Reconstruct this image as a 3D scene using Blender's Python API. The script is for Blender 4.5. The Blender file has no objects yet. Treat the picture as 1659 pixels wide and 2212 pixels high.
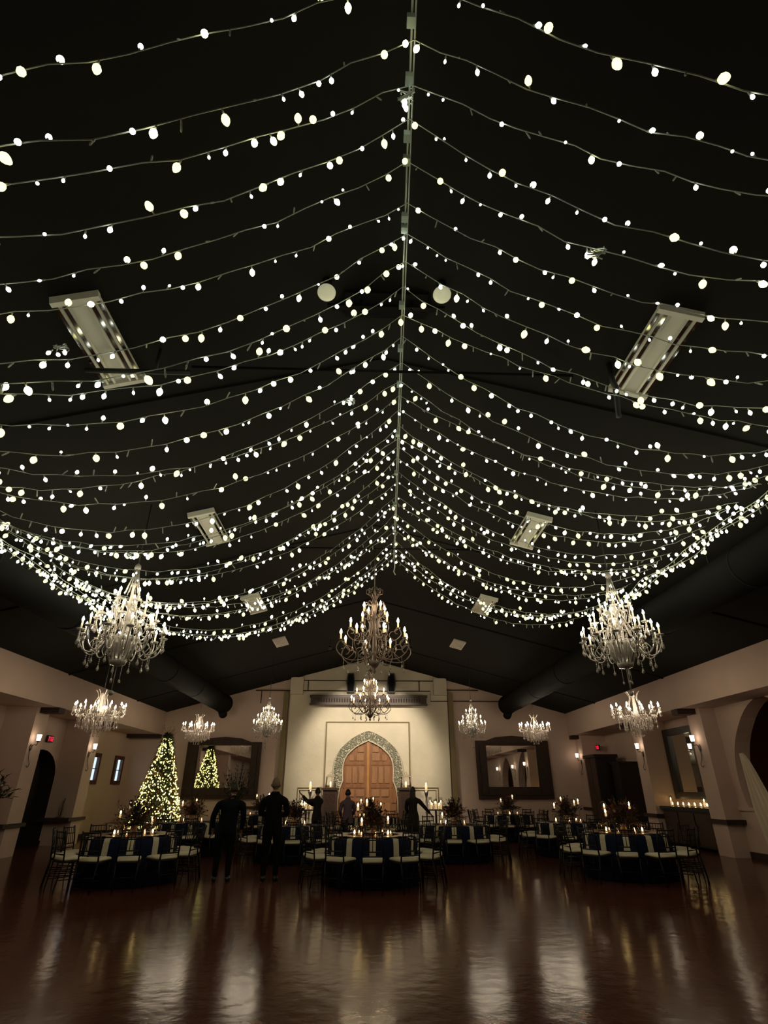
import bpy, bmesh, math, random
from mathutils import Vector, Matrix, Euler
from mathutils.geometry import tessellate_polygon
PI = math.pi
rnd = random.Random(7)
S = bpy.context.scene
C = bpy.context.collection

# ------------------------------------------------------------------ camera, world, exposure
def make_camera():
    p, y = math.radians(26.8), math.radians(1.98)
    fw = Vector((math.sin(y)*math.cos(p), math.cos(y)*math.cos(p), math.sin(p)))
    rt = Vector((math.cos(y), -math.sin(y), 0)); up = rt.cross(fw)
    cd = bpy.data.cameras.new('camera'); cam = bpy.data.objects.new('camera', cd); C.objects.link(cam)
    cd.sensor_fit = 'VERTICAL'; cd.sensor_height = 36; cd.lens = 1181/2212*36
    cd.clip_start = .05; cd.clip_end = 100
    m = Matrix((rt, up, -fw)).transposed().to_4x4(); m.translation = (0, 0, 1.61)
    cam.matrix_world = m; S.camera = cam
make_camera()
W = bpy.data.worlds.new('world'); S.world = W; W.use_nodes = True
W.node_tree.nodes['Background'].inputs[0].default_value = (.06, .07, .1, 1)
W.node_tree.nodes['Background'].inputs[1].default_value = .02
S.view_settings.view_transform = 'Standard'; S.view_settings.look = 'None'
S.view_settings.gamma = 1; S.view_settings.use_curve_mapping = False
S.view_settings.exposure = 0.0
S.cycles.max_bounces = 6; S.cycles.diffuse_bounces = 3; S.cycles.glossy_bounces = 4
S.cycles.transmission_bounces = 4; S.cycles.transparent_max_bounces = 32
S.cycles.sample_clamp_indirect = 3.0; S.cycles.caustics_reflective = False; S.cycles.caustics_refractive = False
X0 = .19; HW = 8.94; EAVE = 4.62; SLOPE = .27; D = 26.0; YF = -4.0; SOF = 3.68; RIDGE = EAVE+SLOPE*HW
def ceil_z(x): return EAVE+SLOPE*(HW-abs(x-X0))

# ------------------------------------------------------------------ materials
MATS = {}
def mat(name, col, rough=.6, metal=0, emit=None, es=0, bump=0, bs=20, var=0, vs=3, coat=0, trans=0, spec=.5, stretch=None):
    if name in MATS: return MATS[name]
    m = bpy.data.materials.new(name); m.use_nodes = True; nt = m.node_tree; b = nt.nodes['Principled BSDF']
    b.inputs['Base Color'].default_value = (*col, 1); b.inputs['Roughness'].default_value = rough
    b.inputs['Metallic'].default_value = metal; b.inputs['Coat Weight'].default_value = coat
    b.inputs['Transmission Weight'].default_value = trans; b.inputs['Specular IOR Level'].default_value = spec
    if emit: b.inputs['Emission Color'].default_value = (*emit, 1); b.inputs['Emission Strength'].default_value = es
    if bump or var:
        tc = nt.nodes.new('ShaderNodeTexCoord'); mp = nt.nodes.new('ShaderNodeMapping')
        nt.links.new(tc.outputs['Object'], mp.inputs[0])
        if stretch: mp.inputs['Scale'].default_value = stretch
        if var:
            n = nt.nodes.new('ShaderNodeTexNoise'); n.inputs['Scale'].default_value = vs; n.inputs['Detail'].default_value = 5
            nt.links.new(mp.outputs[0], n.inputs['Vector'])
            mx = nt.nodes.new('ShaderNodeMix'); mx.data_type = 'RGBA'
            mx.inputs[6].default_value = (*[c*(1-var) for c in col], 1); mx.inputs[7].default_value = (*[min(1, c*(1+var)) for c in col], 1)
            nt.links.new(n.outputs['Fac'], mx.inputs[0]); nt.links.new(mx.outputs[2], b.inputs['Base Color'])
        if bump:
            n2 = nt.nodes.new('ShaderNodeTexNoise'); n2.inputs['Scale'].default_value = bs; n2.inputs['Detail'].default_value = 4
            nt.links.new(mp.outputs[0], n2.inputs['Vector'])
            bp = nt.nodes.new('ShaderNodeBump'); bp.inputs['Strength'].default_value = bump; bp.inputs['Distance'].default_value = .02
            nt.links.new(n2.outputs['Fac'], bp.inputs['Height']); nt.links.new(bp.outputs[0], b.inputs['Normal'])
    MATS[name] = m; return m
def emis(name, col, s):
    if name in MATS: return MATS[name]
    m = bpy.data.materials.new(name); m.use_nodes = True; nt = m.node_tree; nt.nodes.clear()
    e = nt.nodes.new('ShaderNodeEmission'); o = nt.nodes.new('ShaderNodeOutputMaterial')
    e.inputs[0].default_value = (*col, 1); e.inputs[1].default_value = s
    nt.links.new(e.outputs[0], o.inputs[0]); MATS[name] = m; return m
M = dict(
 plaster=mat('plaster', (.56, .41, .345), .8, bump=.25, bs=6, var=.10, vs=1.2),
 plaster2=mat('stucco_cream', (.66, .58, .45), .75, bump=.4, bs=9, var=.26, vs=.8),
 ceil=mat('ceiling_black', (.0165, .0155, .0135), .85, spec=.10, bump=.2, bs=3, var=.2, vs=.8),
 duct=mat('duct_black', (.0075, .0072, .0075), .85, spec=.08, bump=.1, bs=2, var=.1, vs=1),
 wood=mat('dark_wood', (.045, .020, .012), .45, bump=.2, bs=14, var=.35, vs=5, stretch=(4, 4, .6)),
 blackwood=mat('black_wood', (.014, .009, .008), .35, bump=.1, bs=14, var=.3, vs=5),
 beam=mat('beam_wood', (.030, .013, .009), .7, bump=.3, bs=14, var=.35, vs=5),
 frame=mat('carved_frame', (.042, .023, .016), .5, spec=.2, bump=.6, bs=30, var=.4, vs=9),
 olive=mat('pilaster_olive', (.20, .15, .07), .7, var=.15, vs=2),
 mirror=mat('mirror_glass', (.85, .85, .82), .02, 1),
 silver=mat('silver', (.5, .48, .45), .3, 1),
 iron=mat('bronze_iron', (.165, .125, .11), .42, .7, bump=.2, bs=40, var=.3, vs=12),
 black=mat('black_paint', (.012, .012, .013), .5),
 crystal=mat('crystal', (.40, .365, .33), .12, spec=.9, coat=.5),
 glass2=mat('crystal_clear', (.62, .53, .48), .1, spec=.9, coat=.6),
 wax=mat('candle_sleeve', (.8, .62, .38), .5, emit=(1, .66, .32), es=.8),  # sleeve and wax emit faintly, standing in for light from the flame
 flame=emis('candle_bulb', (1, .78, .48), 90),
 flame_c=emis('crystal_bulb', (1, .85, .60), 125),
 fairy=emis('fairy_bulb', (1, .95, .55), 10),
 fairyy=emis('fairy_bulb_halo_yellow', (1, .96, .42), 2.1),  # larger dim yellow bulbs stand in for the glow halo
 fairyw=emis('fairy_bulb_white', (.95, 1, .84), 9),
 fairyt=emis('tree_bulb', (1, .88, .26), 4.0),
 cup=emis('candle_flame', (1, .66, .24), 22),
 votf=emis('votive_flame', (1, .42, .16), 9),
 wire=mat('string_wire', (.40, .43, .37), .5),
 clear=mat('clear_tube', (.45, .47, .43), .25),
 fix=mat('fixture_white', (.86, .84, .74), .4),
 chrome=mat('fixture_reflector', (.55, .54, .50), .08, 1),
 cushion=mat('ivory_cushion', (.80, .70, .52), .8, var=.05, vs=4),
 chair=mat('mahogany_chair', (.008, .005, .004), .5, spec=.25),
 navy=mat('navy_cloth', (.005, .009, .032), .9, spec=.2, bump=.2, bs=10, var=.2, vs=3),
 napkin=mat('ivory_napkin', (.62, .54, .40), .85, bump=.3, bs=30),
 china=mat('charger_plate', (.30, .18, .11), .3, .3),
 wglass=mat('drinking_glass', (.7, .7, .7), .05, trans=.9, spec=.8),
 burg=mat('burgundy_petals', (.12, .012, .018), .7, var=.5, vs=12),
 rust=mat('rust_petals', (.25, .06, .012), .7, var=.5, vs=12),
 plum=mat('plum_petals', (.07, .012, .05), .7, var=.5, vs=12),
 blush=mat('blush_petals', (.40, .18, .14), .7, var=.3, vs=12),
 leaf=mat('dark_leaf', (.020, .028, .010), .6, var=.5, vs=8),
 needle=mat('fir_needles', (.022, .045, .012), .7, var=.5, vs=9),
 twig=mat('gold_twig', (.16, .09, .04), .6),
 gold=mat('gold_ornament', (.35, .17, .05), .25, .8),
 redor=mat('copper_ornament', (.22, .06, .02), .3, .6),
 suit=mat('black_suit', (.003, .0028, .003), .9, spec=.15), navysh=mat('navy_shirt', (.003, .0045, .008), .9, spec=.15),
 lav=mat('mauve_blouse', (.13, .08, .11), .8), blackdress=mat('black_dress', (.006, .004, .005), .8),
 skin=mat('skin', (.30, .16, .10), .55), hair=mat('dark_hair', (.012, .007, .005), .5), shave=mat('shaved_scalp', (.17, .10, .07), .6),
 curtain=mat('ivory_curtain', (.62, .52, .40), .85, bump=.2, bs=8),
 door=mat('carved_door_wood', (.27, .115, .048), .42, bump=.4, bs=14, var=.45, vs=3, stretch=(3, 3, .5)),
 panelw=mat('door_panel_wood', (.33, .16, .075), .42, bump=.4, bs=14, var=.35, vs=4, stretch=(3, 3, .5)),
 alcove=mat('alcove_terracotta', (.30, .15, .09), .8, var=.15, vs=1),
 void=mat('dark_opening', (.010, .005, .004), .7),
 red=emis('exit_red', (1, .02, .06), 2.2), pane=emis('window_pane', (.62, .78, 1.0), 1.3),
 shade=emis('sconce_shade', (1, .82, .60), 9.0), pot=mat('dark_pot', (.02, .015, .012), .5))

def thin_glass():
    m = bpy.data.materials.new('thin_glass'); m.use_nodes = True; nt = m.node_tree; nt.nodes.clear()
    t = nt.nodes.new('ShaderNodeBsdfTransparent'); t.inputs[0].default_value = (.93, .93, .92, 1); g = nt.nodes.new('ShaderNodeBsdfGlossy'); g.inputs['Roughness'].default_value = .05
    mx = nt.nodes.new('ShaderNodeMixShader'); fr = nt.nodes.new('ShaderNodeLayerWeight'); fr.inputs[0].default_value = .15; o = nt.nodes.new('ShaderNodeOutputMaterial')
    nt.links.new(fr.outputs[1], mx.inputs[0]); nt.links.new(t.outputs[0], mx.inputs[1]); nt.links.new(g.outputs[0], mx.inputs[2]); nt.links.new(mx.outputs[0], o.inputs[0]); return m
M['wglass'] = thin_glass()
# floor: dark red-brown polished boards
def floor_mat():
    m = bpy.data.materials.new('polished_floor'); m.use_nodes = True; nt = m.node_tree; b = nt.nodes['Principled BSDF']
    tc = nt.nodes.new('ShaderNodeTexCoord')
    n = nt.nodes.new('ShaderNodeTexNoise'); n.inputs['Scale'].default_value = 1.3; n.inputs['Detail'].default_value = 6
    nt.links.new(tc.outputs['Object'], n.inputs['Vector'])
    mx = nt.nodes.new('ShaderNodeMix'); mx.data_type = 'RGBA'
    mx.inputs[6].default_value = (.078, .023, .013, 1); mx.inputs[7].default_value = (.125, .043, .026, 1)
    nt.links.new(n.outputs['Fac'], mx.inputs[0])
    br = nt.nodes.new('ShaderNodeTexBrick'); br.inputs['Scale'].default_value = 1; br.inputs['Brick Width'].default_value = 1.4
    br.inputs['Row Height'].default_value = .16; br.inputs['Mortar Size'].default_value = .003
    br.inputs['Color1'].default_value = (1, 1, 1, 1); br.inputs['Color2'].default_value = (.8, .8, .8, 1); br.inputs['Mortar'].default_value = (.5, .5, .5, 1)
    nt.links.new(tc.outputs['Object'], br.inputs['Vector'])
    ml = nt.nodes.new('ShaderNodeMix'); ml.data_type = 'RGBA'; ml.blend_type = 'MULTIPLY'; ml.inputs[0].default_value = .6
    nt.links.new(mx.outputs[2], ml.inputs[6]); nt.links.new(br.outputs['Color'], ml.inputs[7]); nt.links.new(ml.outputs[2], b.inputs['Base Color'])
    n2 = nt.nodes.new('ShaderNodeTexNoise'); n2.inputs['Scale'].default_value = 5; n2.inputs['Detail'].default_value = 3
    nt.links.new(tc.outputs['Object'], n2.inputs['Vector'])
    bp = nt.nodes.new('ShaderNodeBump'); bp.inputs['Strength'].default_value = .16; bp.inputs['Distance'].default_value = .02
    nt.links.new(n2.outputs['Fac'], bp.inputs['Height']); nt.links.new(bp.outputs[0], b.inputs['Normal'])
    b.inputs['Roughness'].default_value = .155; b.inputs['Specular IOR Level'].default_value = .09; b.inputs['Specular Tint'].default_value = (1, .72, .58, 1)
    return m
M['floor'] = floor_mat()

# ------------------------------------------------------------------ mesh helpers
class MB:
    def __init__(s): s.v = []; s.f = []; s.mi = []; s.sm = []
    def add(s, vs, fs, mi=0, smooth=False):
        o = len(s.v); s.v += [tuple(p) for p in vs]
        for f in fs: s.f.append([i+o for i in f]); s.mi.append(mi); s.sm.append(smooth)
        return s
    def box(s, x0, x1, y0, y1, z0, z1, mi=0):
        return s.add([(x, y, z) for x in (x0, x1) for y in (y0, y1) for z in (z0, z1)],
                     [(0, 1, 3, 2), (4, 6, 7, 5), (0, 4, 5, 1), (2, 3, 7, 6), (0, 2, 6, 4), (1, 5, 7, 3)], mi)
    def tube(s, pts, r, n=6, mi=0, cap=True, smooth=True):
        P = [Vector(p) for p in pts]; k = len(P); R = r if isinstance(r, (list, tuple)) else [r]*k
        vs = []; t0 = (P[1]-P[0]).normalized(); a = Vector((0, 0, 1)) if abs(t0.z) < .9 else Vector((1, 0, 0))
        u = t0.cross(a).normalized()
        for i in range(k):
            t = (P[min(i+1, k-1)]-P[max(i-1, 0)])
            t = t.normalized() if t.length > 1e-9 else t0
            u = (u-t*u.dot(t)); u = u.normalized() if u.length > 1e-6 else t.orthogonal().normalized(); w = t.cross(u)
            for j in range(n):
                q = 2*PI*j/n; vs.append(P[i]+(u*math.cos(q)+w*math.sin(q))*R[i])
        fs = [(i*n+j, i*n+(j+1) % n, (i+1)*n+(j+1) % n, (i+1)*n+j) for i in range(k-1) for j in range(n)]
        if cap: fs += [tuple(range(n-1, -1, -1)), tuple((k-1)*n+j for j in range(n))]
        return s.add(vs, fs, mi, smooth)
    def lathe(s, prof, n=12, c=(0, 0, 0), mi=0, smooth=True, sx=1, sy=1):
        vs = []; k = len(prof)
        for r, z in prof:
            for j in range(n):
                q = 2*PI*j/n; vs.append((c[0]+r*math.cos(q)*sx, c[1]+r*math.sin(q)*sy, c[2]+z))
        fs = [(i*n+j, i*n+(j+1) % n, (i+1)*n+(j+1) % n, (i+1)*n+j) for i in range(k-1) for j in range(n)]
        if prof[0][0] > 1e-6: fs.append(tuple(range(n-1, -1, -1)))
        if prof[-1][0] > 1e-6: fs.append(tuple((k-1)*n+j for j in range(n)))
        return s.add(vs, fs, mi, smooth)
    def prism(s, poly, f, d, mi=0):     # poly 2D pts -> f(a,b,depth)
        k = len(poly); vs = [f(a, b, 0) for a, b in poly]+[f(a, b, d) for a, b in poly]
        s.add(vs, [tuple(range(k)), tuple(range(2*k-1, k-1, -1))]+[(i, (i+1) % k, (i+1) % k+k, i+k) for i in range(k)], mi)
        return s
    def mesh(s, name, mats):
        me = bpy.data.meshes.new(name); me.from_pydata(s.v, [], s.f)
        for m in (mats if isinstance(mats, (list, tuple)) else [mats]): me.materials.append(m)
        me.polygons.foreach_set('material_index', s.mi); me.polygons.foreach_set('use_smooth', s.sm)
        bm = bmesh.new(); bm.from_mesh(me); bmesh.ops.recalc_face_normals(bm, faces=bm.faces); bm.to_mesh(me); bm.free()
        me.update(); return me
    def build(s, name, mats, parent=None, loc=None, rot=None):
        return put(name, s.mesh(name, mats), parent, loc, rot)
def put(name, me, parent=None, loc=None, rot=None, sc=None):
    o = bpy.data.objects.new(name, me); C.objects.link(o)
    if parent: o.parent = parent
    if loc is not None: o.location = loc
    if rot is not None: o.rotation_euler = rot
    if sc is not None: o.scale = (sc, sc, sc) if isinstance(sc, (int, float)) else sc
    return o
def tag(o, label, cat, group=None, kind=None):
    o['label'] = label; o['category'] = cat
    if group: o['group'] = group
    if kind: o['kind'] = kind
    return o
def thing(name, label, cat, loc=(0, 0, 0), rz=0, group=None, sc=1):
    o = bpy.data.objects.new(name, None); C.objects.link(o); o.location = loc; o.rotation_euler = (0, 0, rz); o.scale = (sc,)*3
    o.empty_display_size = .1
    return tag(o, label, cat, group)
def struct(name, mb, mats, parent=None):
    o = mb.build(name, mats, parent)
    if not parent: o['kind'] = 'structure'
    return o
def dup(root, loc, rz=0, label=None, group=None, sc=None):
    r = root.copy(); C.objects.link(r); r.location = loc; r.rotation_euler = (0, 0, rz)
    if label: r['label'] = label
    if group: r['group'] = group
    if sc: r.scale = (sc,)*3
    for ch in list(KIDS(root)):
        c = ch.copy(); C.objects.link(c); c.parent = r; FAM.setdefault(r.name, []).append(c)
        for g in KIDS(ch):
            d = g.copy(); C.objects.link(d); d.parent = c; FAM.setdefault(c.name, []).append(d)
    return r
FAM = {}
def KIDS(o):
    if o.name not in FAM: FAM[o.name] = list(o.children)
    return FAM[o.name]
def ico(r, sub=1, jit=0, sz=1):
    bm = bmesh.new(); bmesh.ops.create_icosphere(bm, subdivisions=sub, radius=r)
    vs = [(v.co.x*(1+rnd.uniform(-jit, jit)), v.co.y*(1+rnd.uniform(-jit, jit)), v.co.z*sz) for v in bm.verts]
    fs = [tuple(v.index for v in f.verts) for f in bm.faces]; bm.free(); return vs, fs
def sphere(mb, c, r, mi=0, sub=1, sz=1, jit=0):
    v, f = ico(r, sub, jit, sz); mb.add([(a+c[0], b+c[1], d+c[2]) for a, b, d in v], f, mi, True)
ORD = ['first', 'second', 'third', 'fourth', 'fifth', 'sixth', 'seventh', 'eighth', 'ninth', 'tenth', 'eleventh', 'twelfth', 'thirteenth',
       'fourteenth', 'fifteenth', 'sixteenth', 'seventeenth', 'eighteenth', 'nineteenth', 'twentieth', 'twenty-first', 'twenty-second',
       'twenty-third', 'twenty-fourth', 'twenty-fifth', 'twenty-sixth', 'twenty-seventh', 'twenty-eighth', 'twenty-ninth', 'thirtieth']

# ================================================================== THE SETTING
XL, XR = X0-10.3, X0+10.3
struct('floor', MB().box(XL-3, XR+4, YF, D+.3, -.1, 0), M['floor'])
cb = MB()
for sg in (-1, 1):
    xe = X0+sg*(HW+.02)
    cb.add([(X0, YF, RIDGE), (X0, D, RIDGE), (xe, D, EAVE), (xe, YF, EAVE), (X0, YF, RIDGE+.15), (X0, D, RIDGE+.15), (xe, D, EAVE+.15), (xe, YF, EAVE+.15)],
           [(0, 1, 2, 3), (4, 7, 6, 5), (0, 4, 5, 1), (3, 2, 6, 7)])
    for yy in (5.9, 11.4, 16.9, 22.4):     # rafter seams
        cb.add([(X0, yy, RIDGE-.002), (xe, yy, EAVE-.002), (xe, yy+.09, EAVE-.002), (X0, yy+.09, RIDGE-.002), (X0, yy, RIDGE-.03), (xe, yy, EAVE-.03), (xe, yy+.09, EAVE-.03), (X0, yy+.09, RIDGE-.03)],
               [(4, 5, 6, 7), (0, 1, 5, 4), (3, 7, 6, 2)])
struct('ceiling', cb, M['ceil'])

def wall_hole(mb, outer, holes, f, depth, mi=0, mi_rev=0):
    polys = [[Vector((a, b, 0)) for a, b in outer]]+[[Vector((a, b, 0)) for a, b in h] for h in holes]
    tris = tessellate_polygon(polys); flat = [p for q in polys for p in q]
    mb.add([f(p.x, p.y, 0) for p in flat], tris, mi)
    for h in holes:
        k = len(h); mb.add([f(a, b, 0) for a, b in h]+[f(a, b, depth) for a, b in h], [(i, (i+1) % k, (i+1) % k+k, i+k) for i in range(k)], mi_rev)
def horseshoe(cy, cz, r, zb, foot=None, point=.12, n=28):
    pts = []; a0 = math.asin((zb-cz)/r) if abs(zb-cz) < r else -.9
    for i in range(n+1):
        a = a0+(PI-2*a0)*i/n
        pk = point*r*max(0, 1-abs(a-PI/2)/.75)
        pts.append((cy+r*math.cos(a), cz+r*math.sin(a)+pk))
    return pts
# left wall: face x=XL, arched doorway, two small windows, three columns, soffit
wl = MB()
archL = [(20.25, 0), (20.25, 1.9)]+[(19.15+1.1*math.cos(a), 1.9+.80*math.sin(a)) for a in [PI*i/14 for i in range(1, 14)]]+[(18.05, 1.9), (18.05, 0)]
win = [(22.45, 23.4, 1.74, 2.80), (24.75, 25.65, 1.74, 2.80)]
outer = [(YF, 0), (18.05, 0)]+[(p[0], p[1]) for p in archL[::-1][1:-1]]+[(20.25, 0), (D, 0), (D, SOF), (YF, SOF)]
fL = lambda a, b, d: (XL-d, a, b)
wall_hole(wl, outer, [[(a+.03, z+.03), (b-.03, z+.03), (b-.03, w-.03), (a+.03, w-.03)] for a, b, z, w in win], fL, .25)
CF = .85     # column depth
cols = [(16.7, 17.4), (20.3, 21.0)]
for a, b in cols: wl.box(XL-.02, XL+CF, a, b, 0, SOF)
for a, b in ((9.5, 10.2),): wl.box(XL-.02, XL+CF, a, b, 0, SOF)
wl.box(XL-.3, X0-HW, YF, D, SOF, EAVE+.02)
struct('wall_left', wl, M['plaster'])
# right wall: near section (x=XR-.4) with horseshoe arch, far section x=XR
wr = MB(); XN = XR-.4
hs = horseshoe(14.3, 1.8, 1.72, 1.1)
archR = [(13.05, 0), (13.05, 1.1)]+hs[::-1]+[(15.55, 1.1), (15.55, 0)]
hs2 = horseshoe(9.6, 1.8, 1.55, 1.1); arch2 = [(8.5, 0), (8.5, 1.1)]+hs2[::-1]+[(10.7, 1.1), (10.7, 0)]
outer = [(YF, 0)]+arch2+archR+[(16.4, 0), (16.4, SOF), (YF, SOF)]
fR = lambda a, b, d: (XN+d, a, b)
wall_hole(wr, outer, [], fR, 0)
for A_ in (archR, arch2):
    k = len(A_); wr.add([fR(a, b, 0) for a, b in A_]+[fR(a, b, .42) for a, b in A_], [(i, i+1, i+1+k, i+k) for i in range(k-1)])
wr.box(XR, XR+.2, 16.35, D, 0, SOF)
for a, b in ((16.3, 17.0), (20.1, 20.8)): wr.box(XR-CF, XR+.02, a, b, 0, SOF)
wr.box(XR-CF-.22, XR+.02, 25.3, 26.0, 0, SOF)
wr.box(X0+HW, XR+.3, YF, D, SOF, EAVE+.02)
struct('wall_right', wr, M['plaster'])
struct('wall_alcove', MB().box(13.2, 13.4, 6, 19, 0, 4.2).box(XN+.42, 13.4, 18.2, 18.4, 0, 4.2).box(XN+.42, 13.4, 6, 6.2, 0, 4.2).box(XN+.42, 13.4, 6, 18.4, 4.0, 4.2), M['alcove'])
struct('wall_corridor', MB().box(XL-2.0, XL-1.9, 17, 21, 0, 3).box(XL-2, XL-.3, 17, 17.1, 0, 3).box(XL-2, XL-.3, 20.9, 21, 0, 3).box(XL-2, XL-.3, 17, 21, 2.9, 3), M['void'])
struct('wall_front', MB().box(XL-.3, XR+.3, YF-.2, YF, 0, RIDGE+.1), M['plaster'])
# back wall with gable
wb = MB(); gz = lambda x: ceil_z(x)+.05
wb.prism([(XL-.3, 0), (XR+.3, 0), (XR+.3, EAVE), (X0+HW, EAVE+.05), (X0, RIDGE+.05), (X0-HW, EAVE+.05), (XL-.3, EAVE)], lambda a, b, d: (a, D+d, b), .2)
struct('wall_back', wb, M['plaster'])
DB = D-.12
cp = MB()      # raised centre bay with square shoulder towers
cp.prism([(-3.33, 0), (3.75, 0), (3.75, 6.04), (3.15, 6.2), (3.15, 6.22), (X0+.1, 6.95), (X0-.1, 6.95), (-2.76, 6.22), (-2.76, 6.2), (-3.33, 6.04)], lambda a, b, d: (a, DB+d, b), .12)
struct('wall_back_centre', cp, M['plaster2'])
tw = MB()
for a, b in ((-3.33, -2.76), (3.15, 3.73)):
    zt = ceil_z(max(abs(a-X0), abs(b-X0))+X0)+.05
    tw.box(a, b, DB-.18, DB+.1, zt-.75, zt-.02)
struct('trim_1', tw, M['plaster2'])
# narrow olive pilaster strips each side of the bay
tp = MB()
for a, b in ((-3.62, -3.40), (3.80, 4.02)): tp.box(a, b, DB-.05, D, 0, 5.5)
struct('trim_2', tp, M['olive'])
# raised square border round the arch and low panels at the sides
nb = MB()
def ring(mb, x0, x1, z0, z1, w, y0, y1, bottom=True):
    mb.box(x0, x0+w, y0, y1, z0, z1); mb.box(x1-w, x1, y0, y1, z0, z1); mb.box(x0+w, x1-w, y0, y1, z1-w, z1)
    if bottom: mb.box(x0+w, x1-w, y0, y1, z0, z0+w)
ring(nb, -1.66, 2.02, 0, 4.24, .05, DB-.07, DB, False)
struct('trim_3', nb, M['olive'])
nb = MB(); nb.box(-1.61, 1.97, DB-.05, DB, 0, 4.19); struct('trim_4', nb, M['plaster2'])
nb = MB()
for a, b in ((-2.75, -1.72), (2.1, 3.2)):
    ring(nb, a, b, .1, 1.64, .03, DB-.03, DB); ring(nb, a+.1, b-.1, .2, 1.54, .02, DB-.02, DB)
struct('trim_5', nb, M['olive'])
# carved horseshoe arch surround
def arch_pts(r, cz, zb, pt, n=36): return [(X0+.02+a, z) for a, z in horseshoe(0, cz, r, zb, point=pt, n=n)]
IP = [(0, 3.46), (.20, 3.38), (.37, 3.30), (.57, 3.19), (.76, 3.03), (.90, 2.90), (1.0, 2.74), (1.06, 2.56), (1.08, 2.38), (1.08, 2.10), (1.065, 1.89), (1.12, 1.76), (1.18, 1.61), (1.22, 1.39), (1.26, 1.12), (1.28, 0)]
OP = [(0, 3.86), (.24, 3.79), (.45, 3.70), (.72, 3.55), (.96, 3.36), (1.2, 3.14), (1.34, 2.9), (1.43, 2.65), (1.48, 2.36), (1.49, 2.13), (1.48, 1.92), (1.48, 1.76), (1.49, 1.61), (1.49, 1.39), (1.49, 1.12), (1.49, 0)]
ib = [(X0+.02-a, z) for a, z in IP[::-1]]+[(X0+.02+a, z) for a, z in IP[1:]]
ob = [(X0+.02-a, z) for a, z in OP[::-1]]+[(X0+.02+a, z) for a, z in OP[1:]]
ar = MB(); k = len(ob)
for y0, y1, o_, i_ in ((DB-.12, DB-.05, ob, ib),):
    vs = [(a, y0, z) for a, z in o_]+[(a, y0, z) for a, z in i_]+[(a, y1, z) for a, z in o_]+[(a, y1+.05, z) for a, z in i_]
    fs = []
    for i in range(k-1): fs += [(i, i+1, k+i+1, k+i), (i, 2*k+i, 2*k+i+1, i+1), (k+i, k+i+1, 3*k+i+1, 3*k+i)]
    ar.add(vs, fs)
def carved():
    m = bpy.data.materials.new('carved_plaster'); m.use_nodes = True; nt = m.node_tree; b = nt.nodes['Principled BSDF']
    tc = nt.nodes.new('ShaderNodeTexCoord'); v = nt.nodes.new('ShaderNodeTexNoise'); v.inputs['Scale'].default_value = 5; v.inputs['Detail'].default_value = 1; v.inputs['Distortion'].default_value = 1.8
    nt.links.new(tc.outputs['Object'], v.inputs['Vector'])
    mt = nt.nodes.new('ShaderNodeMath'); mt.operation = 'MULTIPLY'; mt.inputs[1].default_value = 30; nt.links.new(v.outputs['Fac'], mt.inputs[0])
    sn = nt.nodes.new('ShaderNodeMath'); sn.operation = 'SINE'; nt.links.new(mt.outputs[0], sn.inputs[0])
    r = nt.nodes.new('ShaderNodeValToRGB'); r.color_ramp.elements[0].position = .05; r.color_ramp.elements[0].color = (.20, .20, .14, 1)
    r.color_ramp.elements[1].position = .25; r.color_ramp.elements[1].color = (.66, .60, .46, 1)
    nt.links.new(sn.outputs[0], r.inputs[0]); nt.links.new(r.outputs[0], b.inputs['Base Color']); b.inputs['Roughness'].default_value = .8
    bp = nt.nodes.new('ShaderNodeBump'); bp.inputs['Strength'].default_value = .8; bp.inputs['Distance'].default_value = .03
    nt.links.new(sn.outputs[0], bp.inputs['Height']); nt.links.new(bp.outputs[0], b.inputs['Normal']); return m
M['carved'] = carved()
struct('trim_6', ar, M['carved'])
rim = MB(); rim.tube([(a, DB-.125, z) for a, z in ib], .028, 6); rim.tube([(a, DB-.12, z) for a, z in ob], .018, 6)
struct('trim_7', rim, M['plaster2'])
# double door
d1 = MB(); d1.prism([(a, z) for a, z in ib], lambda a, b, d: (a, DB-.06+d, b), .05)
door = struct('door_1', d1, M['door'])
def rails(side):
    m = MB(); y0, y1 = DB-.085, DB-.06; s = side; cx = X0+.02
    def R(a, b, z0, z1, yy=y0): m.box(min(cx+s*a, cx+s*b), max(cx+s*a, cx+s*b), yy, y1, z0, z1)
    if s < 0: zs = [(2.62, 3.12), (2.62, 3.12), (1.75, 2.45), (1.25, 1.6), (.2, 1.1)]
    R(.04, .12, .02, 3.38)
    R(.12, 1.05, 2.50, 2.64); R(.12, 1.05, 1.62, 1.78); R(.12, 1.2, 1.06, 1.18); R(.52, .57, 2.66, 3.08, y0+.004); R(.92, 1.0, .05, 2.48, y0+.004)
    return m
for s in (-1, 1):
    leaf = rails(s).build('door_leaf', M['door'], door)
    if s > 0: leaf['label'] = 'right door leaf with a pale orange cross rail'
    pm = MB(); cx = X0+.02
    rows = [(2.66, 2.95, [(.18, .5)]), (3.0, 3.22, [(.18, .45)]), (2.66, 2.9, [(.6, .8)]), (1.80, 2.42, [(.17, .38), (.45, .65), (.71, .92)]), (1.30, 1.56, [(.17, .5), (.57, .88)]), (.2, 1.06, [(.17, .38), (.45, .66), (.72, .93)])]
    for z0, z1, sp in rows:
        for a, b in sp:
            pm.prism([(min(cx+s*a, cx+s*b), z0), (max(cx+s*a, cx+s*b), z0), (max(cx+s*a, cx+s*b), z1), (min(cx+s*a, cx+s*b), z1)], lambda a, b, d: (a, DB-.095+d, b), .03)
    pm.build('door_panel', M['panelw'], door)
MB().box(X0-.03, X0+.07, DB-.11, DB-.05, 0, 3.40).build('centre_stile', mat('stile', (.46, .21, .075), .4, var=.3, vs=6), door)
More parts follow.
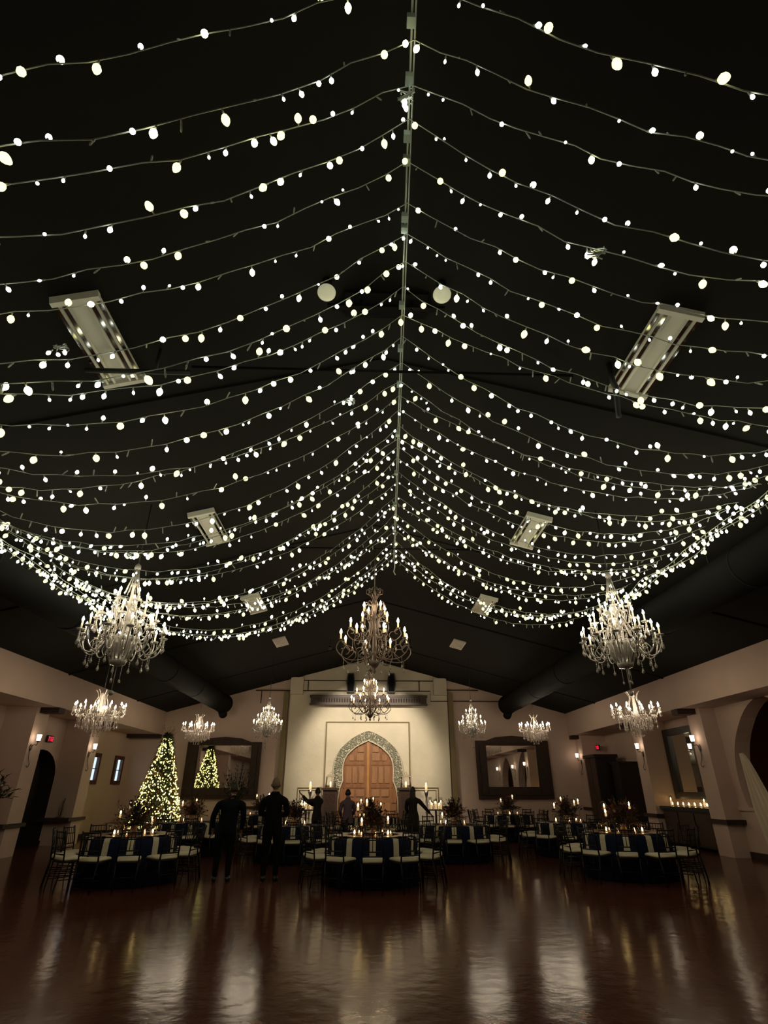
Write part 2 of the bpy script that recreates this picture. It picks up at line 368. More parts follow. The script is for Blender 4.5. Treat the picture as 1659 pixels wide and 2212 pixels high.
# left arched doorway, leaf and reveals coloured near-black for the unlit opening
rvl = MB(); k = len(archL); rvl.add([fL(a, b, -.015) for a, b in archL]+[fL(a, b, .5) for a, b in archL], [(i, i+1, i+1+k, i+k) for i in range(k-1)]).prism(archL, lambda a, b, d: (XL-.45-d, a, b), .05)
struct('door_2', rvl, M['void'])
# baseboards and chair rails
bbm = MB().box(X0-HW-1, -3.65, D-.03, D, 0, .16).box(4.05, X0+HW+1.2, D-.03, D, 0, .16).box(-3.33, -1.7, DB-.03, DB, 0, .16).box(2.05, 3.75, DB-.03, DB, 0, .16)
struct('baseboard_back', bbm, M['beam'])
bb = MB(); bb.box(XL, XL+.03, YF, 18.05, 0, .14).box(XL, XL+.03, 20.25, D, 0, .14); struct('baseboard_left', bb, M['beam'])
bb = MB(); bb.box(XN-.03, XN, YF, 13.05, 0, .14).box(XN-.03, XN, 15.55, 16.4, 0, .14).box(XR-.03, XR, 17, D, 0, .14); struct('baseboard_right', bb, M['beam'])
cr = MB()
for a, b in ((16.42, 17.5), (19.92, 21.1)):
    cr.box(XL, XL+CF+.08, a, b, .68, .77)
cr.box(XL, XL+.08, YF, 16.6, .68, .76)
struct('trim_8', cr, M['beam'])
cr = MB()
for a, b in ((16.15, 17.1), (20.0, 20.9)): cr.box(XR-CF-.08, XN if a < 18 else XR, a, b, .76, .86)
cr.box(XR-CF-.3, XR, 24.95, 25.99, .80, .90)
struct('trim_9', cr, M['beam'])
cr = MB().box(-4.9, -3.62, D-.08, D, .84, .94).box(-3.33, -2.75, DB-.07, DB, .84, .94).box(3.2, 3.75, DB-.07, DB, .84, .94)
struct('trim_10', cr, M['beam'])
cr = MB().box(XN-.05, XN+.4, 15.5, 16.35, 1.08, 1.16).box(XN-.05, XN+.4, 12.3, 13.1, 1.08, 1.16); struct('trim_11', cr, M['plaster'])
# beam corbels under the soffits
n = 12
for i, (a, b) in enumerate(((16.85, 17.2), (20.5, 20.85), (25.5, 25.85))):
    struct('trim_%d' % n, MB().box(XL, X0-HW+.02, a, b, SOF-.15, SOF+.001), M['beam']); n += 1
for i, (a, b) in enumerate(((16.5, 16.85), (20.5, 20.85), (25.5, 25.85))):
    struct('trim_%d' % n, MB().box(X0+HW-.02, XR, a, b, SOF-.15, SOF+.001), M['beam']); n += 1
# windows
for i, (a, b, z0, z1) in enumerate(win):
    f = MB(); w = .14
    for q in ((a, a+w, z0, z1), (b-w, b, z0, z1), (a+w, b-w, z0, z0+w), (a+w, b-w, z1-w, z1)): f.box(XL-.06, XL+.05, *q)
    mz = (z0+z1)/2; f.box(XL-.05, XL+.01, a+w, b-w, mz-.012, mz+.012); f.box(XL-.05, XL+.01, (a+b)/2-.10, (a+b)/2-.08, z0+w, z1-w)
    wo = struct('window_%d' % (i+1), f, mat('window_wood', (.07, .022, .008), .5, var=.2, vs=6))
    MB().box(XL-.09, XL-.07, a+w*.5, b-w*.5, z0+w*.5, z1-w*.5).build('pane', M['pane'], wo)
# ================================================================== ceiling services
def duct(x, label):
    m = MB(); m.tube([(x, YF+.05, 4.82), (x, 24.6, 4.82)], .37, 28)
    for yy in (2, 5, 8, 11, 14, 17, 20, 23): m.tube([(x, yy, 4.82), (x, yy+.05, 4.82)], .38, 28)
    r = thing('air_duct', label, 'duct', (0, 0, 0)); m.build('duct_pipe', M['duct'], r)
    MB().tube([(x, 24.6, 4.82), (x, 24.68, 4.82)], .39, 28).tube([(x, 24.6, 4.5), (x, 24.85, 4.4)], .17, 12).build('end_cap', M['duct'], r)
    for yy in (3, 9, 15, 21): MB().box(x-.02, x+.02, yy, yy+.02, 5.18, ceil_z(x)+.02).build('hanger_strap', M['black'], r)
duct(-5.98, 'black round air duct along the left slope of the ceiling')
duct(6.18, 'black round air duct along the right slope of the ceiling')
def on_slope(sg): return Euler((0, -sg*math.atan(SLOPE)*-1, 0))
def fixture(x, y, l, w, label, grp):
    sg = 1 if x > X0 else -1
    r = thing('ceiling_light_fixture', label, 'ceiling light', (x, y, ceil_z(x)-.005), 0, grp); r.rotation_euler = (0, sg*math.atan(SLOPE), 0)
    h = MB().box(-w/2, w/2, -l/2, l/2, -.07, 0)
    h.build('housing', M['fix'], r)
    for q in (-1, 1): MB().box(-w/2-.01, w/2+.01, q*l/2-.03, q*l/2+.03, -.10, -.005).build('end_cap', M['fix'], r)
    c = MB(); 
    for q in (-.17, -.09, .09, .17):
        c.tube([(q*w/.45, -l/2+.04, -.085), (q*w/.45, l/2-.04, -.085)], .016, 8)
    c.build('tube_lamp', M['fix'], r)
    rf = MB()
    for q in (-.13, .13, -.205, .205): rf.add([(q*w/.45-.022, -l/2+.04, -.072), (q*w/.45+.022, -l/2+.04, -.072), (q*w/.45+.022, l/2-.04, -.072), (q*w/.45-.022, l/2-.04, -.072)], [(0, 1, 2, 3)])
    rf.build('reflector', M['chrome'], r)
for x, y, l, w, lb in ((-3.05, 4.78, 1.28, .46, 'long unlit strip light on the near left ceiling slope'), (3.32, 4.78, 1.3, .46, 'long unlit strip light on the near right ceiling slope'),
        (-3.05, 9.7, 1.3, .46, 'unlit strip light halfway down the left ceiling slope'), (3.25, 9.75, 1.3, .46, 'unlit strip light halfway down the right ceiling slope'),
        (-3.05, 14.6, 1.3, .46, 'farthest unlit strip light on the left ceiling slope, above the left crystal chandelier'), (3.3, 14.6, 1.3, .46, 'farthest unlit strip light on the right ceiling slope, behind the lowest strings')):
    fixture(x, y, l, w, lb, 'strip lights on the ceiling')
def vent(x, y, label):
    sg = 1 if x > X0 else -1
    r = thing('ceiling_vent', label, 'vent', (x, y, ceil_z(x)), 0, 'ceiling vents'); r.rotation_euler = (0, sg*math.atan(SLOPE), 0)
    MB().box(-.22, .22, -.55, .55, -.04, 0).build('vent_frame', mat('vent_grey', (.75, .68, .62), .6), r)
    for k in range(6): MB().box(-.18, .18, -.48+k*.17, -.40+k*.17, -.055, -.035).build('louvre', mat('vent_grey', (.75, .68, .62)), r)
vent(-2.95, 19.2, 'pale square vent on the far left ceiling slope'); vent(3.3, 19.4, 'pale square vent on the far right ceiling slope')
# spotlight truss near the ridge with two round lamps
t = thing('lighting_rail', 'dark metal lighting rail under the ridge between two round lamps', 'lighting rail', (X0, 4.6, 6.72))
MB().box(-.7, .7, .1, .15, 0, .04).box(-.62, .62, .2, .26, .1, .16).build('cross_bar', M['duct'], t)
MB().box(-.5, .5, .02, .4, .13, .17).build('top_plate', M['duct'], t)
for q in (-.3, .3): MB().box(q-.012, q+.012, .12, .14, 0, .3).build('hanger_rod', M['duct'], t)
for x, lb in ((-.50, 'left round frosted globe lamp near the ridge'), (.82, 'right round frosted globe lamp near the ridge')):
    t = thing('globe_lamp', lb, 'lamp', (x, 4.45, ceil_z(x)-.2), 0, 'globe lamps')
    m = MB(); sphere(m, (0, 0, 0), .105, 0, 3, .8); m.build('globe', mat('globe_glass', (.62, .60, .44), .25, emit=(.8, .78, .5), es=.35), t)  # globe is off; faint emission stands in for bulb light reflected in it
    MB().lathe([(.05, .08), (.06, .12), (.05, .2)], 14).build('socket', M['duct'], t)
tag(MB().tube([(X0-2.4, 5.35, 6.3), (X0+2.4, 5.35, 6.3)], .018, 8).build('tie_bar', M['duct']), 'thin dark tie bar crossing the ceiling behind the strings', 'bar')
tag(MB().tube([(X0-2.1, 11.3, 6.4), (X0+2.1, 11.3, 6.4)], .016, 8).build('tie_bar', M['duct']), 'farther thin dark tie bar high above the iron chandelier', 'bar')
tag(MB().tube([(2.95, 5.1, ceil_z(2.95)-.01), (2.95, 5.1, 6.0), (2.98, 5.12, 5.95), (3.1, 5.4, 5.78), (3.12, 5.45, 5.74)], .035, 8).build('bracket_arm', M['black']), 'black bent bracket arm in front of the right strip light', 'bracket')
t = thing('bracket_arm', 'black horizontal arm below the left strip light', 'bracket', (0, 0, 0))
MB().tube([(-3.3, 5.05, 5.95), (-2.1, 5.05, 5.95)], .03, 8).build('arm', M['black'], t)
MB().tube([(-2.5, 5.05, 5.95), (-2.5, 5.05, ceil_z(-2.5)-.01)], .02, 8).build('drop_rod', M['black'], t)
# conduits stepping over the back wall
cd = MB(); yb = DB-.03
for pts in ([(-3.1, 6.0), (3.48, 6.0), (3.48, 5.6), (5.2, 5.6)], [(-4.9, 5.55), (3.0, 5.55), (3.0, 5.12), (6.9, 5.12)], [(-2.55, 6.0), (-2.55, 5.55)], [(2.5, 6.0), (2.5, 5.55)], [(-4.62, 5.55), (-4.62, 5.0)]):
    cd.tube([(a, yb, z) for a, z in pts], .022, 6)
tag(cd.build('conduit', M['beam']), 'thin dark conduit stepping across the top of the back wall', 'conduit')
for x, lb in ((-.62, 'left black loudspeaker high on the back wall'), (1.22, 'right black loudspeaker high on the back wall')):
    t = thing('loudspeaker', lb, 'speaker', (x, DB-.3, 5.45), 0, 'loudspeakers')
    MB().prism([(-.17, 0), (.17, 0), (.2, .42), (.14, .84), (-.14, .84), (-.2, .42)], lambda a, b, d: (a, d, b), .28).build('cabinet', M['black'], t)
    MB().prism([(-.13, .05), (.13, .05), (.15, .42), (.10, .78), (-.10, .78), (-.15, .42)], lambda a, b, d: (a, -.015+d, b), .02).build('grille', M['duct'], t)
    MB().box(-.03, .03, .28, .31, .3, .5).build('wall_bracket', M['duct'], t)
t = thing('carved_lintel', 'long carved dark wood beam above the arched doors', 'beam', (0, 0, 0))
lm = MB().box(-2.38, 2.79, DB-.28, DB, 4.94, 5.32).box(-2.42, 2.83, DB-.31, DB, 5.24, 5.34).box(-2.42, 2.83, DB-.31, DB, 4.92, 4.98); lm.build('beam_body', M['wood'], t)
lm = MB()
for k in range(40): lm.box(-2.05+k*.115, -1.98+k*.115, DB-.30, DB-.27, 5.03, 5.19)
lm.build('carved_row', M['frame'], t)
# ================================================================== ridge cable and light strings
CZ = 6.65
def cable_x(y): return .28+(y-1.8)*.0375
t = thing('ridge_cable', 'pale twin cable running down the ridge and holding the light strings', 'cable', (0, 0, 0))
m = MB(); m.tube([(cable_x(y)-.012, y, CZ+.02) for y in (YF+.1, 2, 6, 10, 12.6)], .009, 6); m.tube([(cable_x(y)+.014, y, CZ+.015) for y in (YF+.1, 2, 6, 10, 12.6)], .007, 6)
m.build('cable', M['wire'], t)
MB().tube([(cable_x(12.6), 12.6, CZ), (cable_x(12.6)+.02, 12.62, CZ-.16), (cable_x(12.6)-.01, 12.62, CZ-.3), (cable_x(12.6)+.03, 12.62, CZ-.38)], .014, 6).build('loose_end', M['clear'], t)
for y in (1.95, 2.32, 2.75, 2.95, 3.5, 3.62, 4.6, 5.3, 6.0, 7.2, 8.4, 9.6, 10.8): MB().box(-.03, .03, -.035, .035, -.04, .03).build('clamp', mat('clamp_grey', (.30, .36, .31), .5), t, (cable_x(y)-.02, y, CZ))
def bulb_mesh(r, m2, kind):
    b = MB(); b.lathe([(.0055, -.005), (.007, -.02), (.0065, -.035)], 6, mi=0)
    if kind: b.lathe([(.003, -.033), (r*.62, -.036-r*.22), (r*.97, -.038-r*.75), (r, -.038-r*1.15), (r*.82, -.038-r*1.75), (r*.45, -.038-r*2.25), (0.0, -.038-r*2.5)], 9, mi=1)
    else: b.lathe([(.0075, -.035), (.0075, -.07), (.003, -.08)], 6, mi=1)
    return b.mesh('bulb', [M['wire'], m2])
BM = [bulb_mesh(.027, M['fairy'], 1), bulb_mesh(.019, M['fairyw'], 1), bulb_mesh(.012, M['fairyw'], 1), bulb_mesh(.01, M['clear'], 0), bulb_mesh(.031, M['fairyy'], 1)]  # lit bulbs oversized, their width standing in for glare
def swag_half(P, E, sag, ph):
    n = 26; pts = []
    for i in range(n+1):
        s = i/n; p = P.lerp(E, s); p.z -= 4*sag*s*(1-s)
        p.x += .012*math.sin(i*2.1+ph); p.z += .012*math.sin(i*2.7+ph*2); p.y += .014*math.sin(i*1.7+ph); pts.append(p)
    return pts
BS = [1.0]
def bulbs_on(pts, parent, step, r):
    L = 0; nxt = r.uniform(.03, step)
    for a, b in zip(pts, pts[1:]):
        d = (b-a).length
        while nxt <= L+d:
            p = a.lerp(b, (nxt-L)/d); u = r.random()
            me = BM[0] if u < .14 else BM[4] if u < .33 else BM[1] if u < .60 else BM[2] if u < .81 else BM[3]
            rot = (r.gauss(0, .45), r.gauss(0, .45), 0)
            if r.random() < .13: rot = (PI+r.gauss(0, .5), 0, r.uniform(0, 6))
            put('bulb', me, parent, p, rot, BS[0]); nxt += step*r.uniform(.55, 1.45)
        L += d
JY = [2.056, 2.353, 2.629, 2.97, 3.355, 3.67, 4.0, 4.36, 4.75, 5.1, 5.55, 5.93, 6.27, 6.57, 6.99, 7.30, 7.57, 7.92, 8.34, 8.73, 9.25, 9.54, 10.03, 10.46, 10.86, 11.36, 11.82, 12.1, 12.4]
JY = [1.70]+JY
LF = {1.70: (.72, .12), 2.056: (1.77, -1.09), 2.353: (1.23, -.69), 2.629: (1.49, -.93), 2.97: (.97, -.18), 3.355: (.89, -.28), 3.67: (1.37, -.8), 4.0: (1.67, -1.67), 4.36: (1.3, -1.25), 4.75: (1.26, -1.08), 5.1: (1.26, -.85), 5.55: (.95, .29)}
RF = {1.70: (1.81, -.95), 2.056: (.83, -.04), 2.353: (.74, -.09), 2.629: (1.56, -.88), 2.97: (1.35, -.91), 3.355: (.92, -.33), 3.67: (.96, -.34), 4.0: (.96, -.31), 4.36: (.87, -.13), 4.75: (.38, .32), 6.27: (.52, .06), 12.4: (.88, -.06)}
XEL, ZEL = X0-5.6, RIDGE-.27*5.6-.45
XER, ZER = X0+5.2, RIDGE-.27*5.2-.3
CV = {}
rs = random.Random(11)
for i, y in enumerate(JY):
    sl, dl = LF.get(y, (1.18+rs.uniform(-.14, .2), -.6+rs.uniform(-.5, .5)))
    sr, dr = RF.get(y, (.88+rs.uniform(-.2, .2), -.15+rs.uniform(-.35, .35)))
    P = Vector((cable_x(y), y, CZ)); EL = Vector((XEL, y+dl, ZEL)); ER = Vector((XER, y+dr, ZER))
    t = thing('string_light', 'fairy light string across the ceiling, %s from the near end of the ridge cable' % ORD[i], 'string lights', (0, 0, 0), 0, 'fairy light strings hung from the ridge cable')
    a = swag_half(P, EL, sl, i*1.3); b = swag_half(P, ER, sr, i*.9)
    CV[y] = (a, b); w = MB(); w.tube(a[::-1]+b[1:], .0042, 5); w.build('wire', M['wire'], t)
    st = .19 if y < 3.5 else .165 if y < 6 else .148 if y < 9 else .135
    if y < 4: BS[0] = .84
    else: BS[0] = 1.0
    bulbs_on(a, t, st, rs); bulbs_on(b, t, st, rs)
# gathered string runs along the two ends
for sg, xe, ze, nm in ((-1, XEL, ZEL, 'left'), (1, XER, ZER, 'right')):
    for q in range(3):
        t = thing('string_light', '%s fairy light string gathered along the %s edge of the canopy' % (['upper', 'middle', 'lower'][q], nm), 'string lights', (0, 0, 0), 0, 'gathered strings along the canopy edges')
        pts = []; y = 2.2; k = 0
        while y < 12.0:
            pts.append(Vector((xe+sg*.05-sg*.05*q+.05*math.sin(y*3+q), y, ze-.06-.10*q-.05*abs(math.sin(y*2.2+q*1.3))))); y += .22
        MB().tube(pts, .0055, 5).build('wire', M['wire'], t)
        bulbs_on(pts, t, .115, rs)
# spare coils of wire tied on the strings
def coil(x, y, z, label):
    t = thing('wire_coil', label, 'wire bundle', (x, y, z), 0, 'bundles of spare string wire')
    m = MB(); r = random.Random(int(x*100)+5)
    for k in range(5):
        a = r.uniform(0, 6); m.tube([(.07*math.cos(a+j*.7)*r.uniform(.6, 1), .05*math.sin(a*1.3+j*.5), .05*math.sin(a+j*.7)-.05) for j in range(10)], .005, 5)
    m.build('loops', M['wire'], t)
    for k in range(3): put('bulb', BM[1], t, (r.uniform(-.08, .08), r.uniform(-.05, .05), r.uniform(-.08, 0)), (r.uniform(-1, 1), r.uniform(-1, 1), 0))
# ================================================================== chandeliers
def arc(pts, n=14):     # Catmull-Rom through 2D points
    P = [pts[0]]+list(pts)+[pts[-1]]; out = []
    for i in range(1, len(P)-2):
        for k in range(n//(len(pts)-1)+1):
            t = k/(n//(len(pts)-1)+1); a, b, c, d = P[i-1], P[i], P[i+1], P[i+2]
            out.append(tuple(.5*(2*b[j]+(c[j]-a[j])*t+(2*a[j]-5*b[j]+4*c[j]-d[j])*t*t+(3*b[j]-a[j]-3*c[j]+d[j])*t*t*t) for j in range(2)))
    out.append(pts[-1]); return out
def pv(a, r, z): return (r*math.cos(a), r*math.sin(a), z)
flame_me = {}
def flame_mesh(mk, s=1):
    k = (mk, s)
    if k not in flame_me: flame_me[k] = MB().lathe([(.006*s, 0), (.017*s, .018*s), (.015*s, .04*s), (.005*s, .065*s), (0, .075*s)], 8).mesh('bulb', M[mk])
    return flame_me[k]
def drop_mesh(n, mk, big=1):
    m = MB(); z = 0
    for k in range(n): m.lathe([(.002, z), (.010, z-.012), (.002, z-.024)], 6, smooth=False); z -= .027
    m.lathe([(.002, z), (.011*big, z-.03*big), (.020*big, z-.055*big), (.012*big, z-.075*big), (0, z-.085*big)], 6, smooth=False)
    return m.mesh('crystal_drop', M[mk])
def tall_crystal(label, loc, sc=1, chain=1.0):
    t = thing('crystal_chandelier', label, 'chandelier', loc, 0, 'tiered crystal chandeliers', sc)
    MB().lathe([(.0, -.32), (.10, -.30), (.13, -.22), (.09, -.2), (.12, -.14), (.17, .02), (.18, .08), (.12, .10), (.04, .14), (.03, .24), (.07, .29), (.08, .34), (.03, .38), (.025, .5), (.055, .55), (.06, .60), (.025, .64), (.02, .85), (.05, .9), (.02, .92)], 16).build('stem', M['crystal'], t)
    m = MB()
    for k in range(16):
        a = 2*PI*k/16; m.tube([pv(a, .21, .09), pv(a, .17, -.10), pv(a, .12, -.24)], .009, 5)
    m.build('bowl_rods', M['crystal'], t)
    m = MB()
    for k in range(12):
        a = 2*PI*k/12; m.tube([pv(a, .03, 1.16), pv(a, .05, 1.0), pv(a, .11, .74)], .005, 5)
    m.build('upper_strands', M['crystal'], t)
    m = MB(); m.lathe([(.025, 1.12), (.05, 1.15), (.045, 1.2), (.01, 1.24)], 12); m.build('top_crown', M['crystal'], t)
    MB().tube([(0, 0, 1.2), (0, 0, (ceil_z(loc[0])-loc[2])/sc+.01)], .008, 6).build('chain', M['black'], t)
    m = MB()
    sphere(m, (0, 0, -.68), .035, 0, 2); m.tube([(0, 0, -.3), (0, 0, -.66)], .006, 5)
    for k in range(3):
        a = k*2.1+.4; m.tube([pv(a, .07, -.3), pv(a, .07, -.5)], .006, 5); sphere(m, pv(a, .07, -.52), .018, 0, 1, 1.6)
    m.build('bottom_pendant', M['crystal'], t)
    dm = drop_mesh(4, 'crystal', 1.1); pan = MB().lathe([(.012, 0), (.045, .006), (.062, .022), (.058, .026), (.012, .014)], 12).mesh('drip_pan', M['crystal'])
    cnd = MB().lathe([(.013, 0), (.013, .115)], 8).mesh('candle', mat('cream_sleeve', (.9, .84, .66), .5))
    fl = flame_mesh('flame_c', 1.02)
    for n, r, z0, zt, off in ((12, .56, .0, .12, 0), (8, .40, .27, .34, .2), (5, .22, .52, .60, .5)):
        prof = arc([(.06, z0+.04), (r*.35, z0+.10), (r*.62, z0-.14), (r*.86, z0-.13), (r, z0+.02), (r, zt)])
        am = MB().tube([(a, 0, b) for a, b in prof], .0105, 6)
        am.tube([(a, 0, b) for a, b in arc([(r*.6, z0-.14), (r*.72, z0-.05), (r*.62, z0+.03), (r*.5, z0-.0)])], .006, 5)
        am = am.mesh('arm', M['crystal'])
        for k in range(n):
            a = 2*PI*k/n+off; arm = put('arm', am, t, (0, 0, 0), (0, 0, a))
            put('drip_pan', pan, arm, (r, 0, zt)); put('candle', cnd, arm, (r, 0, zt+.02)); put('bulb', fl, arm, (r, 0, zt+.13))
            put('crystal_drop', dm, arm, (r*.74, 0, z0-.15))
            for q in (-1, 1): put('crystal_drop', dm, arm, (r+.01, q*.055, zt+.005))
    return t
# A/B big ones nearer, E pair farther
tall_crystal('largest crystal chandelier hanging on the left, in front of the light strings', (-3.72, 8.5, 3.58), 1.06, 1.0)
tall_crystal('largest crystal chandelier hanging on the right, in front of the light strings', (4.04, 8.5, 3.58), 1.02, 1.0)
tall_crystal('small three-tier crystal chandelier left of the arched doors', (-3.44, 21, 3.50), .90, 1.3)
tall_crystal('small three-tier crystal chandelier right of the arched doors', (3.92, 21, 3.50), .86, 1.3)
def basket(label, loc, chain, sc=1):
    t = thing('crystal_chandelier', label, 'chandelier', loc, .3, 'crystal basket chandeliers', sc)
    MB().lathe([(.0, -.30), (.05, -.27), (.03, -.2), (.08, -.1), (.05, 0), (.03, .3), (.06, .36), (.01, .42)], 12).build('stem', M['glass2'], t)
    m = MB()
    for k in range(6):
        a = 2*PI*k/6
        pr = arc([(.08, -.12), (.15, .0), (.14, .18), (.09, .3), (.12, .40), (.17, .46)])
        m.tube([pv(a, p[0], p[1]) for p in pr], .010, 6)
    m.build('crown', M['glass2'], t)
    MB().tube([(0, 0, .4), (0, 0, (ceil_z(loc[0])-loc[2])/sc+.01)], .008, 6).build('chain', M['black'], t)
    fl = flame_mesh('flame_c', 1.05); dm = drop_mesh(3, 'glass2', 1.3); dl = drop_mesh(8, 'glass2', 1.2)
    cnd = MB().lathe([(.009, 0), (.009, .05)], 8).lathe([(.01, 0), (.04, .01), (.01, .015)], 8).mesh('candle', M['glass2'])
    for n, r, zt, off in ((12, .55, .05, 0), (6, .33, .02, .26)):
        prof = arc([(.05, -.12), (r*.5, -.16), (r*.85, -.1), (r, 0), (r, zt)])
        am = MB().tube([(a, 0, b) for a, b in prof], .009, 6).mesh('arm', M['glass2'])
        for k in range(n):
            a = 2*PI*k/n+off; arm = put('arm', am, t, (0, 0, 0), (0, 0, a))
            put('candle', cnd, arm, (r, 0, zt)); put('bulb', fl, arm, (r, 0, zt+.045))
            for q in (-1, 0, 1): put('crystal_drop', dm, arm, (r+.02, q*.05, zt))
            put('crystal_drop', dl, arm, (r*.8, .03, -.10)); put('crystal_drop', dl, arm, (r*.55, -.03, -.15))
    m = MB()
    for n, r, z, l in ((22, .42, -.12, .12), (18, .32, -.16, .2), (12, .2, -.2, .26), (7, .1, -.24, .3)):
        for k in range(n):
            a = 2*PI*k/n; m.tube([pv(a, r, z), pv(a, r, z-l)], .006, 5); m.lathe([(.004, 0), (.013, -.03), (0, -.055)], 6, pv(a, r, z-l), smooth=False)
    m.build('crystal_skirt', M['glass2'], t)
    return t
basket('low crystal basket chandelier at the left, below the largest crystal one', (-6.3, 14, 3.27), 1.35)
basket('low crystal basket chandelier at the right, below the largest crystal one', (6.68, 14, 3.30), 1.3)
basket('small crystal basket chandelier in front of the left framed mirror', (-6.15, 22, 3.62), 1.15)
basket('small crystal basket chandelier in front of the right framed mirror', (6.48, 22, 3.66), 1.1)
def iron(label, loc, chain, sc=1):
    t = thing('iron_chandelier', label, 'chandelier', loc, 0, 'scrolled iron chandeliers', sc)
    MB().lathe([(0, -.42), (.05, -.36), (.02, -.32), (.10, -.24), (.14, -.16), (.06, -.1), (.05, 0), (.035, .1), (.03, 1.4), (.05, 1.45), (.02, 1.6)], 12).build('stem', M['iron'], t)
    for k in range(8):
        a = 2*PI*k/8+.2; pr = arc([(.06, -.2), (.22, .0), (.20, .25), (.10, .55), (.12, .85), (.26, 1.12), (.20, 1.22), (.08, 1.16), (.05, 1.3), (.12, 1.42)], 40)
        put('cage_bar', MB().tube([(p[0], 0, p[1]) for p in pr], .012, 6).mesh('cage_bar', M['iron']) if k == 0 else t_bar, t, (0, 0, 0), (0, 0, a))
        if k == 0: t_bar = t.children[-1].data if t.children else None
        if k == 0: t_bar = [o for o in t.children if o.name.startswith('cage_bar')][0].data
    cr = MB()
    for k in range(8):
        a = 2*PI*k/8; pr = arc([(.03, 1.30), (.10, 1.42), (.19, 1.44), (.18, 1.54), (.11, 1.52), (.05, 1.6)], 20)
        cr.tube([pv(a, p[0], p[1]) for p in pr], .009, 6)
    cr.build('crown_scrolls', M['iron'], t)
    MB().tube([(0, 0, 1.55), (0, 0, (ceil_z(loc[0])-loc[2])/sc+.01)], .012, 6).build('chain', M['iron'], t)
    fl = flame_mesh('flame', 1.65); dm = drop_mesh(5, 'crystal', 1.3)
    cnd = MB().lathe([(.021, 0), (.021, .13)], 8).mesh('candle', M['wax'])
    pan = MB().lathe([(.01, -.02), (.05, -.005), (.055, .006), (.02, .003)], 10).mesh('drip_pan', M['iron'])
    for n, r, z0, zt, off in ((8, .78, .0, .30, .25), (6, .55, .42, .62, .0), (4, .28, .85, .95, .5)):
        s = r/.78
        prof = arc([(.05, z0+.05), (r*.4, z0-.12*s), (r*.85, z0-.12*s), (r*1.12, z0+.08*s), (r*1.02, z0+.27*s), (r*.85, z0+.2*s), (r*.9, z0+.10*s), (r*.98, z0+.1*s)], 36)
        am = MB().tube([(p[0], 0, p[1]) for p in prof], .0135*(.6+.4*s), 6)
        am.tube([(p[0], 0, p[1]) for p in arc([(r*.35, z0-.1*s), (r*.55, z0+.06*s), (r*.42, z0+.15*s), (r*.3, z0+.06*s)], 16)], .009, 6)
        am.tube([(p[0], 0, p[1]) for p in arc([(r*.8, z0-.12*s), (r*.62, z0+.02*s), (r*.7, z0+.15*s), (r*.85, z0+.17*s), (r, zt-.02)], 16)], .010, 6)
        am = am.mesh('arm', M['iron'])
        for k in range(n):
            a = 2*PI*k/n+off; arm = put('arm', am, t, (0, 0, 0), (0, 0, a))
            put('drip_pan', pan, arm, (r, 0, zt)); put('candle', cnd, arm, (r, 0, zt)); put('bulb', fl, arm, (r, 0, zt+.125))
            put('crystal_drop', dm, arm, (r*.9, 0, z0-.12*s)); 
            if r > .5: put('crystal_drop', dm, arm, (r*.5, .04, z0-.12*s))
    return t
iron('largest bronze iron chandelier with scrolls, hanging in the centre', (.21, 12.5, 4.30), .35)
iron('smaller dark iron chandelier in front of the carved lintel', (.21, 20, 4.02), 1.3, .86)
# spotlights aimed at the arched doors
def spot(x, y, tgt, power, ang, label):
    z = ceil_z(x)-.35
    t = thing('spotlight', label, 'spotlight', (x, y, z), 0, 'ceiling spotlights')
    MB().tube([(0, 0, .34), (0, 0, .05)], .012, 6).build('stem', M['black'], t)
    d = (Vector(tgt)-Vector((x, y, z))).normalized(); q = d.to_track_quat('-Z', 'Y').to_euler()
    MB().lathe([(.03, .10), (.05, .08), (.065, -.05), (.06, -.05), (.045, .0)], 14).build('can', M['black'], t, (0, 0, 0), q)
    l = bpy.data.lights.new('spot_beam', 'SPOT'); l.energy = power; l.spot_size = math.radians(ang); l.spot_blend = .5; l.color = (1, .88, .68); l.shadow_soft_size = .05
    o = bpy.data.objects.new('spot_beam', l); C.objects.link(o); o.parent = t; o.location = d*.08; o.rotation_euler = q
spot(-1.3, 20.6, (.2, 26, 2.6), 860, 62, 'left black ceiling spotlight aimed at the arched doors')
spot(1.7, 20.6, (.2, 26, 2.6), 860, 62, 'right black ceiling spotlight aimed at the arched doors')
# ================================================================== wall fittings
def sconce(x, y, z, sg, label, face=None):
    t = thing('wall_sconce', label, 'wall lamp', (x, y, z), 0 if sg > 0 else PI, 'scroll arm wall sconces')
    MB().lathe([(.0, -.01), (.10, -.008), (.075, .02), (0, .03)], 14, sx=1, sy=.55).build('back_plate', M['iron'], t, (.012, 0, -.16), (0, PI/2, 0))
    MB().tube([(p[0], 0, p[1]) for p in arc([(.02, -.62), (.06, -.66), (.09, -.58), (.03, -.42), (.02, -.2), (.08, -.08), (.15, -.1), (.17, -.02)], 36)], .010, 6).build('scroll_arm', M['iron'], t)
    MB().lathe([(.02, -.02), (.05, 0), (.05, .01)], 12).build('cup', M['iron'], t, (.17, 0, 0))
    MB().lathe([(.045, .01), (.062, .17), (.058, .17), (.042, .012)], 16).build('shade', M['shade'], t, (.17, 0, 0))
cfL = XL+CF; cfR = XR-CF
sconce(cfL, 16.85, 2.78, 1, 'left wall sconce beside the tall arched doorway'); sconce(cfL, 20.45, 2.78, 1, 'left wall sconce above the two small windows')
sconce(cfR, 16.7, 2.80, -1, 'right wall sconce nearest the curtained arch'); sconce(cfR, 20.25, 2.82, -1, 'right wall sconce between tall cabinet and side mirror'); sconce(cfR-.22, 25.6, 2.78, -1, 'right wall sconce farthest away, beside the right framed mirror')
